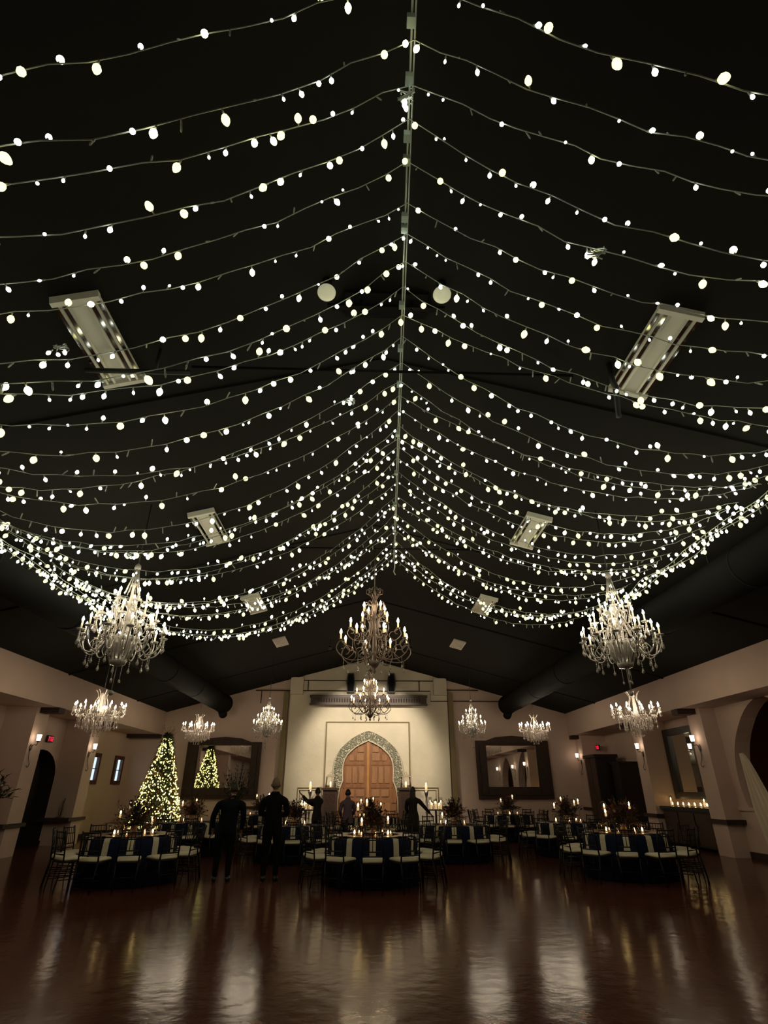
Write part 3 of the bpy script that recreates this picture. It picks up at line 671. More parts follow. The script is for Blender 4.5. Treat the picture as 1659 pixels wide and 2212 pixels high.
sconce(XN, 7.4, 2.8, -1, 'right wall sconce nearer than both arches, seen only in the mirror')
sconce(XN, 12.0, 2.8, -1, 'right wall sconce between the two arches, seen only in the mirror')
def exit_sign(x, y, z, sg, label):
    t = thing('exit_sign', label, 'exit sign', (x, y, z), 0, 'exit signs')
    MB().box(-.03, .03, -.17, .17, -.1, .1).build('housing', M['black'], t)
    m = MB(); xs = sg*.032
    G = {'E': [(0, 0, .25, 1), (.25, 0, 1, .18), (.25, .41, .85, .59), (.25, .82, 1, 1)], 'I': [(.38, 0, .62, 1)], 'T': [(0, .82, 1, 1), (.38, 0, .62, .82)]}
    for i, ch in enumerate('EXIT'):
        y0 = -.145+i*.075
        def pt(a, b): return (xs, (y0+a*.06)*(-sg), -.065+b*.13)
        if ch == 'X':
            m.add([pt(0, 0), pt(.28, 0), pt(1, 1), pt(.72, 1), pt(.72, 0), pt(1, 0), pt(.28, 1), pt(0, 1)], [(0, 1, 2, 3), (4, 5, 6, 7)])
        else:
            for a, b, c, d in G[ch]: m.add([pt(a, b), pt(c, b), pt(c, d), pt(a, d)], [(0, 1, 2, 3)])
    m.build('letters', M['red'], t)
    return t
exit_sign(XL+.05, 19.3, 3.02, 1, 'red exit sign above the left arched doorway'); MB().box(-.012, .012, .15, .23, .02, .05).build('wall_bracket', M['black'], exit_sign(10.02, 25.08, 3.16, -1, 'red exit sign above the tall dark cabinet'))
# framed mirrors on the back wall
def big_mirror(x0, x1, z0, z1, label, gx0, gx1, gz0, gz1):
    t = thing('framed_mirror', label, 'mirror', ((x0+x1)/2, D-.16, z0), 0, 'framed mirrors on the back wall')
    cx = (x0+x1)/2; w = (x1-x0)/2
    m = MB(); a0, a1, b0, b1 = gx0-cx, gx1-cx, gz0-z0, gz1-z0; H = z1-z0
    for q, dy in ((0, 0), (.14, -.05)):
        m.box(-w+q, a0-q*.3, dy, .16, q, H-q); m.box(a1+q*.3, w-q, dy, .16, q, H-q); m.box(a0, a1, dy, .16, q, b0-q*.3); m.box(a0, a1, dy, .16, b1+q*.3, H-q)
    m.build('frame', M['frame'], t)
    MB().prism([(-w*.72, H), (w*.72, H), (w*.45, H+.14), (0, H+.2), (-w*.45, H+.14)], lambda a, b, d: (a, -.03+d, b), .15).build('crest', M['frame'], t)
    MB().box(a0, a1, .05, .07, b0, b1).build('glass', M['mirror'], t)
big_mirror(-7.57, -4.42, 1.2, 3.40, 'wide carved framed mirror left of the doors, reflecting the lit tree', -7.08, -4.83, 1.62, 3.28)
big_mirror(4.92, 8.12, 1.2, 3.48, 'wide carved framed mirror right of the doors, reflecting the side arch', 5.36, 7.55, 1.66, 3.28)
t = thing('framed_mirror', 'tall dark framed mirror hanging over the sideboard on the right wall', 'mirror', (XR-.02, 19.0, 1.3))
m = MB()
for a, b, c, d in ((-1.0, -.72, 0, 2.1), (.72, 1.0, 0, 2.1), (-.72, .72, 0, .2), (-.72, .72, 1.9, 2.1)): m.box(-.16, 0, a, b, c, d)
m.build('frame', M['blackwood'], t); MB().box(-.07, -.05, -.72, .72, .2, 1.9).build('glass', M['mirror'], t)
# sideboard with candles
def sideboard():
    t = thing('sideboard', 'dark wood sideboard against the right wall, topped with candles', 'sideboard', (XR-.42, 18.6, 0))
    MB().box(-.26, .36, -1.34, 1.34, .08, 1.0).build('body', M['blackwood'], t); MB().box(-.34, .38, -1.42, 1.42, 1.0, 1.1).build('top', M['blackwood'], t)
    for y in (-.93, 0, .93):
        d = MB().box(-.285, -.26, y-.43, y+.43, .14, .94).build('door', M['wood'], t); MB().box(-.31, -.285, y+.34, y+.37, .5, .62).build('handle', M['iron'], d)
    for a in (-.22, .32):
        for b in (-1.28, 1.28): MB().box(a-.03, a+.03, b-.03, b+.03, 0, .08).build('leg', M['blackwood'], t)
sideboard()
cup_me = MB().lathe([(.03, 0), (.036, .005), (.04, .08), (.037, .08), (.033, .01)], 12).mesh('glass_cup', M['wglass'])
votf_me = MB().lathe([(.004, 0), (.012, .015), (.008, .035), (0, .05)], 8).mesh('flame', M['votf'])
cupf_me = MB().lathe([(.006, 0), (.019, .022), (.014, .05), (0, .075)], 8).mesh('flame', M['cup'])
vwax = MB().lathe([(.03, .006), (.03, .04), (0, .04)], 12).mesh('wax', mat('wax_ivory', (.7, .55, .35), .5, emit=(1, .5, .2), es=.3))  # wax has its own weak emission in place of flame light
def votive(x, y, z, label, group, bright=False):
    t = thing('votive_candle', label, 'candle', (x, y, z), 0, group)
    put('glass_cup', cup_me, t); put('wax', vwax, t); put('flame', cupf_me if bright else votf_me, t, (0, 0, .042))
    return t
sb = []
rv = random.Random(5)
for k in range(14):
    y = 17.5+k*.165; x = XR-.45+(.13 if k % 2 else -.13)
    votive(x, y, 1.1, '%s glass votive candle on the sideboard, counted from its near end' % ORD[k], 'votives on the sideboard', True)
def glass_pillar(x, y, z, h, label, grp):
    t = thing('hurricane_candle', label, 'candle', (x, y, z), 0, grp)
    MB().lathe([(.05, 0), (.055, .01), (.055, h), (.052, h), (.05, .015)], 14).build('glass', M['wglass'], t)
    MB().lathe([(.033, .012), (.033, h*.55), (0, h*.55)], 12).build('candle', M['wax'], t); put('flame', cupf_me, t, (0, 0, h*.56))
glass_pillar(XR-.4, 17.95, 1.1, .28, 'tall glass candle at the near end of the sideboard', 'tall candles on the sideboard')
glass_pillar(XR-.4, 19.9, 1.1, .30, 'tall glass candle at the far end of the sideboard', 'tall candles on the sideboard')
# armoire
t = thing('armoire', 'tall dark armoire with cornice in the right back corner', 'cabinet', (9.66, 24.1, 0))
MB().box(-.42, .42, -.55, .55, .1, 2.70).build('body', M['blackwood'], t); MB().box(-.50, .46, -.62, .62, 2.70, 2.82).build('cornice', M['blackwood'], t)
for q in (-1, 1):
    d = MB().box(-.45, -.42, min(q*.02, q*.53), max(q*.02, q*.53), .15, 2.65).build('door', M['wood'], t); MB().box(-.48, -.45, q*.07-.015, q*.07+.015, 1.2, 1.4).build('handle', M['iron'], d)
MB().box(-.44, .44, -.57, .57, 0, .1).build('plinth', M['blackwood'], t)
tag(MB().box(9.75, XR-.02, 22.6, 23.35, 0, 2.45).box(9.7, XR-.02, 22.55, 23.4, 2.45, 2.52).box(9.73, 9.76, 22.66, 23.29, .1, 2.4).build('cabinet', M['blackwood']), 'lower dark cabinet standing beside the tall armoire', 'cabinet')
# curtain in the arch
m = MB(); NZ, NX = 26, 64; vs = []
for i in range(NZ+1):
    q = i/NZ; z = 2.42*(1-q); yl = 15.52 if z > 1.1 else 15.52-.42*((1.1-z)/1.1)**1.1; yr = 15.36-1.15*q**.85
    for j in range(NX+1):
        u = j/NX; am = .03+.07*q; vs.append((XN-.10-.05*q+am*math.sin(u*27+.6*math.sin(q*5)), yl+(yr-yl)*u, z+.012))
m.add(vs, [(i*(NX+1)+j, i*(NX+1)+j+1, (i+1)*(NX+1)+j+1, (i+1)*(NX+1)+j) for i in range(NZ) for j in range(NX)], 0, True)
cu = m.build('curtain', M['curtain']); so = cu.modifiers.new('s', 'SOLIDIFY'); so.thickness = .01
tag(cu, 'ivory curtain gathered at the side of the right horseshoe arch', 'curtain')
tag(MB().box(XN-.12, XN+.0, 15.47, 15.53, 2.40, 2.43).build('curtain_hook', M['iron']), 'dark hook holding the gathered curtain at the right arch', 'hook')
t = thing('fill_lamp', 'added unseen globe lamp lighting the side room beyond the right arches', 'lamp', (12.3, 12.6, 3.2))  # added out of sight to brighten the side room
m = MB(); sphere(m, (0, 0, 0), .12, 0, 2); m.build('globe', emis('fill_lamp_glow', (1, .62, .36), 9), t); MB().tube([(0, 0, .1), (0, 0, .8)], .01, 6).build('cord', M['black'], t)
# pedestals with lanterns either side of the doors
def lantern(x, y, z, label):
    t = thing('lantern', label, 'lantern', (x, y, z), 0, 'lanterns on the pedestals'); w = .20
    m = MB(); 
    for a in (-1, 1):
        for b in (-1, 1): m.tube([(a*w, b*w, 0), (a*w*.8, b*w*.8, .40)], .014, 4)
    m.box(-w-.02, w+.02, -w-.02, w+.02, 0, .02); m.build('frame', M['iron'], t)
    MB().box(-w*.95, w*.95, -w*.95, w*.95, .40, .445).box(-w*.6, w*.6, -w*.6, w*.6, .445, .50).build('roof', mat('lantern_roof', (.45, .38, .28), .5), t)
    MB().tube([(.05*math.cos(a), 0, .53+.05*math.sin(a)) for a in [k*PI/6 for k in range(13)]], .006, 5).build('ring_handle', M['iron'], t)
    MB().lathe([(.04, .02), (.04, .13), (0, .13)], 12).build('candle', M['wax'], t); put('flame', cupf_me, t, (0, 0, .135), sc=1.4)
for x, nm in ((-1.33, 'left'), (1.78, 'right')):
    t = thing('pedestal', 'dark wood pedestal %s of the arched doors' % nm, 'pedestal', (x, 25.25, 0), 0, 'wooden pedestals')
    MB().box(-.29, .29, -.29, .29, .12, 1.54).build('shaft', M['wood'], t); MB().box(-.35, .35, -.35, .35, 1.54, 1.62).build('cap', M['wood'], t); MB().box(-.34, .34, -.34, .34, 0, .12).build('base', M['wood'], t)
    MB().box(-.20, .20, -.305, -.29, .25, 1.42).build('panel', M['frame'], t)
    lantern(x, 25.25, 1.62, 'metal lantern with a candle on the %s pedestal' % nm)
def candle_stand(x, y, h, label):
    t = thing('candlestick', label, 'candlestick', (x, y, 0), 0, 'tall silver candlesticks')
    MB().lathe([(.17, 0), (.16, .03), (.06, .07), (.03, .15), (.05, .3), (.025, .4), (.03, h*.45), (.06, h*.5), (.03, h*.55), (.045, h*.75), (.03, h*.82), (.07, h*.93), (.09, h)], 14).build('stem', M['silver'], t)
    MB().lathe([(.05, h), (.05, h+.2), (0, h+.2)], 12).build('candle', M['wax'], t); put('flame', cupf_me, t, (0, 0, h+.2), sc=1.3)
candle_stand(-2.1, 24.6, 1.55, 'tall silver candlestick with pillar candle left of the doors'); candle_stand(2.55, 24.6, 1.52, 'tall silver candlestick with pillar candle right of the doors')
# small ornaments on the chair rails
def ornament(x, y, z, label):
    t = thing('metal_ornament', label, 'ornament', (x, y, z), 0, 'metal ornaments on the chair rails')
    MB().box(-.1, .1, -.1, .1, 0, .03).build('base', M['iron'], t)
    MB().tube([(0, .11*math.sin(a), .25-.22*math.cos(a)) for a in [k*PI/8 for k in range(16)]], .014, 6).tube([(0, .03, .03), (0, .06, .35), (0, .1, .55)], .02, 6).build('scroll', M['iron'], t)
ornament(cfL-.3, 20.1, .77, 'dark metal ornament standing on the left column ledge'); ornament(cfR-.02, 25.12, .90, 'dark looped ornament on the far right column ledge')
# potted plant at the left edge
t = thing('potted_plant', 'dark leafy potted plant on a stand at the far left edge', 'plant', (-9.15, 15.4, 0))
MB().lathe([(.14, 0), (.12, .04), (.04, .1), (.035, 1.0), (.12, 1.04), (.14, 1.06)], 14).build('stand', M['blackwood'], t)
MB().lathe([(.10, 1.06), (.17, 1.3), (.18, 1.36), (.15, 1.36)], 16).build('pot', M['pot'], t)
m = MB(); rp = random.Random(3)
def leafcard(m, p, d, l, w, mi=0):
    d = d.normalized(); s = d.cross(Vector((0, 0, 1))); s = s.normalized() if s.length > .01 else Vector((1, 0, 0)); u = s.cross(d)
    a = p; b = p+d*l*.45; c = p+d*l-u*l*.15
    m.add([a, b+s*w+u*w*.4, c, b-s*w+u*w*.4, b], [(0, 1, 4), (1, 2, 4), (2, 3, 4), (3, 0, 4)], mi, True)
for k in range(26):
    a = rp.uniform(0, 6.28); el = rp.uniform(.2, 1.4); d = Vector((math.cos(a)*math.cos(el), math.sin(a)*math.cos(el), math.sin(el)))
    L = rp.uniform(.35, .95); q = [Vector((0, 0, 1.33))+d*L*s-Vector((0, 0, .18*s*s)) for s in (0, .35, .7, 1)]; m.tube(q, .006, 4)
    for j in range(7): leafcard(m, q[0].lerp(q[3], .3+.1*j)+Vector((0, 0, .02)), d+Vector((rp.uniform(-.9, .9), rp.uniform(-.9, .9), rp.uniform(-.3, .5))), .2, .045)
m.build('foliage', M['leaf'], t)['kind'] = 'stuff'
# ================================================================== Christmas tree
def xmas(x, y):
    t = thing('christmas_tree', 'tall lit Christmas tree in the left back corner', 'Christmas tree', (x, y, 0))
    MB().tube([(0, 0, 0), (0, 0, 3.4)], [.06, .02], 8).build('trunk', M['twig'], t)
    MB().lathe([(.42, 0), (.40, .06), (.2, .12), (.08, .14)], 18).build('skirt', M['rust'], t)
    r = random.Random(21); H = 3.55; R = lambda z: .93*(1-(z-.3)/(H-.2))**.9 if z < H-.1 else .03
    m = MB()
    for k in range(3400):
        z = .35+(H-.45)*(r.random()**1.25); a = r.uniform(0, 2*PI); rr = R(z)*r.uniform(.35, 1.0)
        p = Vector((rr*math.cos(a), rr*math.sin(a), z)); d = Vector((math.cos(a), math.sin(a), r.uniform(-.5, .5)))+Vector((r.uniform(-.6, .6), r.uniform(-.6, .6), 0))
        leafcard(m, p, d, r.uniform(.12, .22), .022)
        leafcard(m, p, d+Vector((0, 0, .8)), r.uniform(.1, .16), .016)
    f = m.build('foliage', M['needle'], t); f['kind'] = 'stuff'
    m = MB()
    for k in range(26):
        a = r.uniform(0, 6.28); e = r.uniform(.4, 1.4); d = Vector((math.cos(a)*math.cos(e), math.sin(a)*math.cos(e), math.sin(e)))
        z0 = r.uniform(2.95, 3.45); p = Vector((0, 0, z0)); L = r.uniform(.3, .62); m.tube([p, p+d*L*.6, p+d*L+Vector((0, 0, -.05))], .004, 4)
        for j in range(4): leafcard(m, p+d*L*(.5+.13*j), d+Vector((r.uniform(-.8, .8), r.uniform(-.8, .8), .2)), .07, .014)
    m.build('topper_spray', M['twig'], t)['label'] = 'spray of brown twigs at the tip'
    bl = MB().lathe([(.004, .0), (.021, -.015), (.016, -.037), (0, -.05)], 6).mesh('light_bulb', M['fairyt'])
    near = []; rest = []
    for k in range(820):
        z = .38+(H-.62)*(r.random()**1.3); a = r.uniform(0, 2*PI); rr = R(z)*r.uniform(.88, 1.06)+.02
        (near if math.sin(a) < .35 and len(near) < 100 and k % 3 == 0 else rest).append((rr*math.cos(a), rr*math.sin(a), z))
    for p in near: put('light_bulb', bl, t, p, (r.uniform(-.5, .5), r.uniform(-.5, .5), 0))
    m = MB()
    for p in rest: m.lathe([(.004, .0), (.021, -.015), (.016, -.037), (0, -.05)], 6, p)
    m.build('light_bulbs', M['fairyt'], t)['kind'] = 'stuff'
    om = [MB().mesh('x', M['gold'])]*0
    for q in ('gold', 'redor'):
        b = MB(); sphere(b, (0, 0, 0), .05, 0, 2); om.append(b.mesh('ornament', M[q]))
    for k in range(34):
        z = .45+2.3*(r.random()**1.2); a = r.uniform(PI*.95, 2.05*PI); rr = R(z)*1.0
        put('ornament', om[k % 2], t, (rr*math.cos(a), rr*math.sin(a), z))
xmas(-7.4, 22.6)
# ================================================================== tables and chairs
def chair_proto():
    t = thing('chiavari_chair', 'x', 'chair', (0, 0, 0), 0)
    # origin under seat centre; the back is at +y, sitter faces -y
    MB().add([(a*.2*k, b*.2*k+.0, z) for z, k in ((.455, .98), (.475, 1.04), (.50, .99), (.51, .85)) for a, b in ((-1, -1), (1, -1), (.93, .95), (-.93, .95))],
             [(0, 1, 5, 4), (1, 2, 6, 5), (2, 3, 7, 6), (3, 0, 4, 7), (4, 5, 9, 8), (5, 6, 10, 9), (6, 7, 11, 10), (7, 4, 8, 11), (8, 9, 13, 12), (9, 10, 14, 13), (10, 11, 15, 14), (11, 8, 12, 15), (12, 13, 14, 15), (3, 2, 1, 0)], 0, True).build('seat_cushion', M['cushion'], t)
    m = MB(); 
    for a, b, c, d in ((-.2, -.2, .2, -.2), (.2, -.2, .19, .19), (.19, .19, -.19, .19), (-.19, .19, -.2, -.2)): m.tube([(a, b, .44), (c, d, .44)], .016, 6)
    for z in (.17, .27):
        m.tube([(-.185, -.19, z), (-.18, .21, z)], .008, 5); m.tube([(.185, -.19, z), (.18, .21, z)], .008, 5)
    m.tube([(-.185, -.19, .2), (.185, -.19, .2)], .008, 5); m.tube([(-.18, .2, .22), (.18, .2, .22)], .008, 5)
    m.build('seat_frame', M['chair'], t)
    for s in (-1, 1):
        MB().tube([(s*.19, -.19, 0), (s*.19, -.19, .45)], [.010, .015], 6).build('leg', M['chair'], t)
        MB().tube([(s*.165, .25, 0), (s*.185, .19, .45)], [.010, .015], 6).build('leg', M['chair'], t)
    m = MB()
    for s in (-1, 1): m.tube([(s*.185, .19, .44), (s*.178, .215, .7), (s*.165, .26, .93)], .014, 6)
    for z, y in ((.90, .255), (.80, .235), (.62, .208), (.55, .2)): m.tube([(-.172, y, z), (.172, y, z)], .011, 5)
    for k in range(5):
        q = -.12+k*.06; m.tube([(q, .208, .62), (q, .235, .80)], .007, 5); m.tube([(q, .235, .8), (q, .255, .90)], .006, 5)
    m.build('backrest', M['chair'], t)
    return t
proto = chair_proto(); used = [False]
CLOCK = {0: 'six', 1: 'seven', 2: 'eight', 3: 'nine', 4: 'ten', 5: 'eleven', 6: 'twelve', 7: 'one', 8: 'two', 9: 'three', 10: 'four', 11: 'five'}
def napkin_mesh():
    m = MB(); w = .075; pts = [(-.30, .775), (-.06, .778), (.005, .772), (.02, .70), (.025, .55), (.03, .43)]
    vs = []; 
    for d, z in pts:
        for q in (-1, -.4, .3, 1): vs.append((q*w*.78, d, z+.002*q)); 
    m.add(vs, [(i*4+j, i*4+j+1, i*4+j+5, i*4+j+4) for i in range(len(pts)-1) for j in range(3)], 0, True); me = m.mesh('dinner_napkin', M['napkin']); return me
NAP = napkin_mesh()
PLATE = MB().lathe([(.0, .004), (.10, .004), (.15, .016), (.155, .02), (.10, .012), (0, .01)], 20).mesh('charger_plate', M['china'])
WG = MB().lathe([(.034, 0), (.03, .004), (.005, .008), (.004, .08), (.02, .10), (.036, .13), (.034, .19), (.033, .19), (.034, .13), (.006, .095)], 12).mesh('wine_glass', M['wglass'])
def centerpiece(x, y, z, seed, label, h=.62, spread=.42, pal=('burg', 'rust', 'plum', 'blush')):
    r = random.Random(seed); t = thing('flower_centrepiece', label, 'flowers', (x, y, z), 0, 'flower centrepieces')
    MB().lathe([(.06, 0), (.075, .04), (.055, .12), (.07, .18), (.065, .18)], 14).build('vase', M['china'], t)
    m = MB()
    for k in range(150):
        a = r.uniform(0, 6.28); e = r.uniform(-.1, 1.5); d = Vector((math.cos(a)*math.cos(e)*spread/.42, math.sin(a)*math.cos(e)*spread/.42, math.sin(e)))
        L = r.uniform(.18, h*.85); p0 = Vector((0, 0, .16)); p1 = p0+d*L; m.tube([p0, p0.lerp(p1, .5)+Vector((0, 0, .04)), p1], .003, 4)
        for j in range(4): leafcard(m, p0.lerp(p1, r.uniform(.5, 1.)), d+Vector((r.uniform(-1, 1), r.uniform(-1, 1), r.uniform(-.5, .6))), r.uniform(.05, .1), r.uniform(.012, .028), r.choice((0, 0, 1, 2)))
    m.build('foliage', [M['leaf'], M[pal[1]], M[pal[0]]], t)['kind'] = 'stuff'
    for k in range(16):
        a = r.uniform(0, 6.28); e = r.uniform(.0, 1.4); L = r.uniform(.2, h*.7)
        p = Vector((math.cos(a)*math.cos(e)*L*spread/.42, math.sin(a)*math.cos(e)*L*spread/.42, .18+math.sin(e)*L)); fm = MB()
        R = r.uniform(.03, .055)
        for q in range(3):
            for j in range(6):
                b = j*PI/3+q*.5; d = Vector((math.cos(b), math.sin(b), .3+.7*q)); leafcard(fm, Vector((0, 0, 0)), d, R*(1.1-.15*q), R*.5)
        fm.build('flower', M[pal[k % 4]], t, p, (r.uniform(-.8, .8), r.uniform(-.8, .8), 0))
def tall_candle(x, y, z, h, label, grp):
    t = thing('candle_holder', label, 'candle', (x, y, z), 0, grp)
    MB().lathe([(.05, 0), (.045, .008), (.006, .02), (.005, h-.14), (.03, h-.12)], 10).build('stem', M['iron'], t)
    MB().lathe([(.03, h-.12), (.045, h-.06), (.042, h+.05), (.040, h+.05), (.043, h-.06)], 12).build('glass', M['wglass'], t)
    MB().lathe([(.022, h-.11), (.022, h-.045), (0, h-.045)], 10).build('candle', M['wax'], t); put('flame', cupf_me, t, (0, 0, h-.045))
def table(cx, cy, nm, nch=12, r=.84, rc=1.14, seed=0, detail=True, skip=(), candles=(), low=5, cp=True, pal=('burg', 'rust', 'plum', 'blush'), ch=.62):
    t = thing('banquet_table', '%s, round under a floor-length navy cloth' % nm, 'table', (cx, cy, 0), 0, 'round banquet tables')
    m = MB(); n = 96; prof = [(0, .768), (r*.6, .768), (r-.01, .767), (r+.006, .755), (r+.012, .6), (r+.02, .3), (r+.03, .012)]; vs = []
    for i, (rr, z) in enumerate(prof):
        for j in range(n):
            a = 2*PI*j/n; w = max(0, (.74-z))*.05*math.sin(a*18+seed); vs.append(((rr+w)*math.cos(a), (rr+w)*math.sin(a), z))
    m.add(vs[n:], [(i*n+j, i*n+(j+1) % n, (i+1)*n+(j+1) % n, (i+1)*n+j) for i in range(len(prof)-2) for j in range(n)]+[tuple(range(n))], 0, True)
    m.build('tablecloth', M['navy'], t)
    MB().lathe([(.3, 0), (.28, .03), (.05, .06), (.05, .72), (r-.05, .73), (r-.04, .75)], 24).build('pedestal', M['chair'], t)
    base = math.atan2(-cy, -cx)      # the seat nearest the camera
    for k in range(nch):
        a = base-2*PI*k/nch; ck = CLOCK[k*12//nch]
        ux, uy = math.cos(a), math.sin(a); rz = a-PI/2
        if k not in skip:
            rr = rc+rnd.uniform(-.02, .03); p = (cx+ux*rr, cy+uy*rr, 0); lb = 'dark slatted chair with ivory cushion, %s o\'clock seat of the %s' % (ck, nm)
            if not used[0]: proto.location = p; proto.rotation_euler = (0, 0, rz); proto['label'] = lb; proto['group'] = 'chairs round the banquet tables'; used[0] = True
            else: dup(proto, p, rz+rnd.uniform(-.06, .06), lb, 'chairs round the banquet tables')
        if detail or math.cos(a-base) > -.3:
            o = put('dinner_napkin', NAP, None, (cx+ux*r, cy+uy*r, 0), (0, 0, rz)); tag(o, 'ivory napkin hanging off the edge, %s o\'clock seat of the %s' % (ck, nm), 'napkin', 'napkins on the table edges')
        if detail:
            o = put('charger_plate', PLATE, None, (cx+ux*(r-.2), cy+uy*(r-.2), .782)); tag(o, 'copper charger plate, %s o\'clock seat of the %s' % (ck, nm), 'plate', 'charger plates')
            b = a+.2; o = put('wine_glass', WG, None, (cx+math.cos(b)*(r-.38), cy+math.sin(b)*(r-.38), .769)); tag(o, 'clear wine glass, %s o\'clock seat of the %s' % (ck, nm), 'glass', 'wine glasses')
    if cp: centerpiece(cx, cy, .769, seed+40, 'dark red and rust flower centrepiece on the %s' % nm, ch, pal=pal)
    for i, (dx, dy, h) in enumerate(candles): tall_candle(cx+dx, cy+dy, .769, h, '%s tall glass candle from the left on the %s' % (ORD[i], nm), 'tall candles on the tables')
    rv = random.Random(seed+3)
    for i in range(low):
        a = base+(i-(low-1)/2)*2*PI/max(low, 1)*.9+.15; votive(cx+.36*math.cos(a), cy+.36*math.sin(a), .769, 'low votive candle on the %s, %s round from its camera side' % (nm, ORD[i]), 'votive candles on the tables', i % 3 == 1)
table(.21, 12.45, 'front centre table', seed=1, candles=((-.30, .1, .55), (-.22, -.2, .30), (-.12, .2, .62), (.30, .0, .32)), low=7, ch=.45)
table(-4.55, 12.75, 'front left table', seed=2, candles=((-.32, 0, .42), (-.22, .2, .58), (.3, .1, .3)), low=6, ch=.68)
table(5.50, 13.1, 'front right table', seed=3, candles=((-.35, -.05, .42), (-.28, .15, .52), (.25, .1, .55)), low=6, ch=.66)
table(-1.75, 16.1, 'centre-left second-row table', seed=4, detail=False, candles=((-.2, .1, .3), (.25, 0, .5)), low=4, ch=.5)
table(2.35, 16.1, 'centre-right second-row table', seed=5, detail=False, candles=((-.3, -.1, .26), (.05, .1, .3)), low=4, ch=.55)
table(-4.75, 17.6, 'far-left second-row table', seed=6, detail=False, candles=((.05, .1, .55), (-.3, 0, .5)), low=4)
table(5.65, 17.1, 'far-right second-row table', seed=7, detail=False, candles=((-.32, 0, .45), (-.05, .2, .6), (.22, -.1, .52), (.4, .1, .55)), low=5, pal=('plum', 'burg', 'plum', 'blush'))
table(-3.55, 21.9, 'left back-row table', seed=8, detail=False, candles=((-.2, .1, .62), (.25, 0, .66)), low=3)
table(5.15, 21.9, 'right back-row table', seed=9, detail=False, candles=((-.2, .1, .5), (.2, 0, .6)), low=3)
table(.25, 20.3, 'middle back-row table', seed=10, detail=False, candles=((-.3, .1, .5), (.1, .1, .55), (.35, 0, .4)), low=4, ch=.5)
# two clusters of bright candles beside the doors
for sx, nm in ((-1.95, 'left'), (2.55, 'right')):
    t = thing('side_table', 'small dark side table %s of the doors crowded with candles' % nm, 'table', (sx, 21.6, 0), 0, 'candle side tables')
    MB().lathe([(.36, .92), (.37, .935), (.36, .95), (0, .95)], 22).build('top', M['blackwood'], t); MB().lathe([(.2, 0), (.18, .03), (.03, .08), (.03, .92)], 12).build('stem', M['blackwood'], t)
    for k in range(8):
        a = k*2*PI/8; rr = .24 if k % 2 else .12
        glass_pillar(sx+rr*math.cos(a), 21.6+rr*math.sin(a), .951, .22+.16*((k*5) % 4)/3, '%s glass candle, going round the side table %s of the doors' % (ORD[k], nm), 'glass candles beside the doors')
# tall dark dried arrangement behind the left guest
t = thing('dried_arrangement', 'tall dark dried branch arrangement behind the two standing guests', 'plant', (-3.85, 18.9, 0))
MB().lathe([(.16, 0), (.18, .3), (.08, .75), (.06, 1.15), (.1, 1.2)], 14).build('floor_vase', M['pot'], t)
m = MB(); r = random.Random(9)
for k in range(60):
    a = r.uniform(0, 6.28); e = r.uniform(.75, 1.5); d = Vector((math.cos(a)*math.cos(e), math.sin(a)*math.cos(e), math.sin(e))); L = r.uniform(.5, 1.15); p = Vector((0, 0, 1.15))
    m.tube([p, p+d*L], .005, 4)
    for j in range(5): leafcard(m, p+d*L*(.5+.12*j), d+Vector((r.uniform(-.8, .8), r.uniform(-.8, .8), .1)), .1, .02)
m.build('branches', M['leaf'], t)['kind'] = 'stuff'

# ================================================================== people
def skinned(name, J, E, mat_, parent=None, sub=2):
    me = bpy.data.meshes.new(name); keys = list(J); idx = {k: i for i, k in enumerate(keys)}
    me.from_pydata([J[k][0] for k in keys], [(idx[a], idx[b]) for a, b in E], [])
    bm = bmesh.new(); bm.from_mesh(me); L = bm.verts.layers.skin.verify(); bm.verts.ensure_lookup_table()
    for k in keys:
        q = J[k][1]; bm.verts[idx[k]][L].radius = q if isinstance(q, tuple) else (q, q)
    bm.verts[0][L].use_root = True; bm.to_mesh(me); bm.free()
    o = bpy.data.objects.new('tmp', me); C.objects.link(o); o.modifiers.new('k', 'SKIN').use_smooth_shade = True
    s = o.modifiers.new('s', 'SUBSURF'); s.levels = sub; s.render_levels = sub
    dg = bpy.context.evaluated_depsgraph_get(); m2 = bpy.data.meshes.new_from_object(o.evaluated_get(dg)); bpy.data.objects.remove(o)
    m2.name = name
    for p in m2.polygons: p.use_smooth = True
    m2.materials.clear(); m2.materials.append(mat_)
    return put(name, m2, parent)
def head_into(mb, c, s, turn=0):
    bm = bmesh.new(); bmesh.ops.create_uvsphere(bm, u_segments=22, v_segments=16, radius=1)
    ct, st = math.cos(turn), math.sin(turn); V = []
    for v in bm.verts:
        x, y, z = v.co; jaw = 1-.28*max(0, -z)**1.2
        px, py, pz = x*.075*jaw, y*.095*(1-.12*max(0, -z)), z*.118
        f = max(0, y)
        if f > .85: py += .018*math.exp(-((x/.16)**2+((z+.12)/.2)**2))       # nose
        if f > .6: py -= .010*(math.exp(-(((abs(x)-.36)/.16)**2+((z-.12)/.12)**2)))  # eye sockets
        if f > .7: py += .005*math.exp(-((x/.35)**2+((z+.46)/.07)**2))        # lips
        if abs(x) > .93 and abs(z) < .25: px *= 1.12
        V.append((c[0]+s*(px*ct-py*st), c[1]+s*(px*st+py*ct), c[2]+s*pz))
    F = [tuple(v.index for v in f.verts) for f in bm.faces]; bm.free(); mb.add(V, F, 0, True)
    for q in (-1, 1):   # ears
        e = Vector((q*.078, -.005, 0)); ev = (c[0]+s*(e.x*ct-e.y*st), c[1]+s*(e.x*st+e.y*ct), c[2]); sphere(mb, ev, .026*s, 0, 1, 1.3)
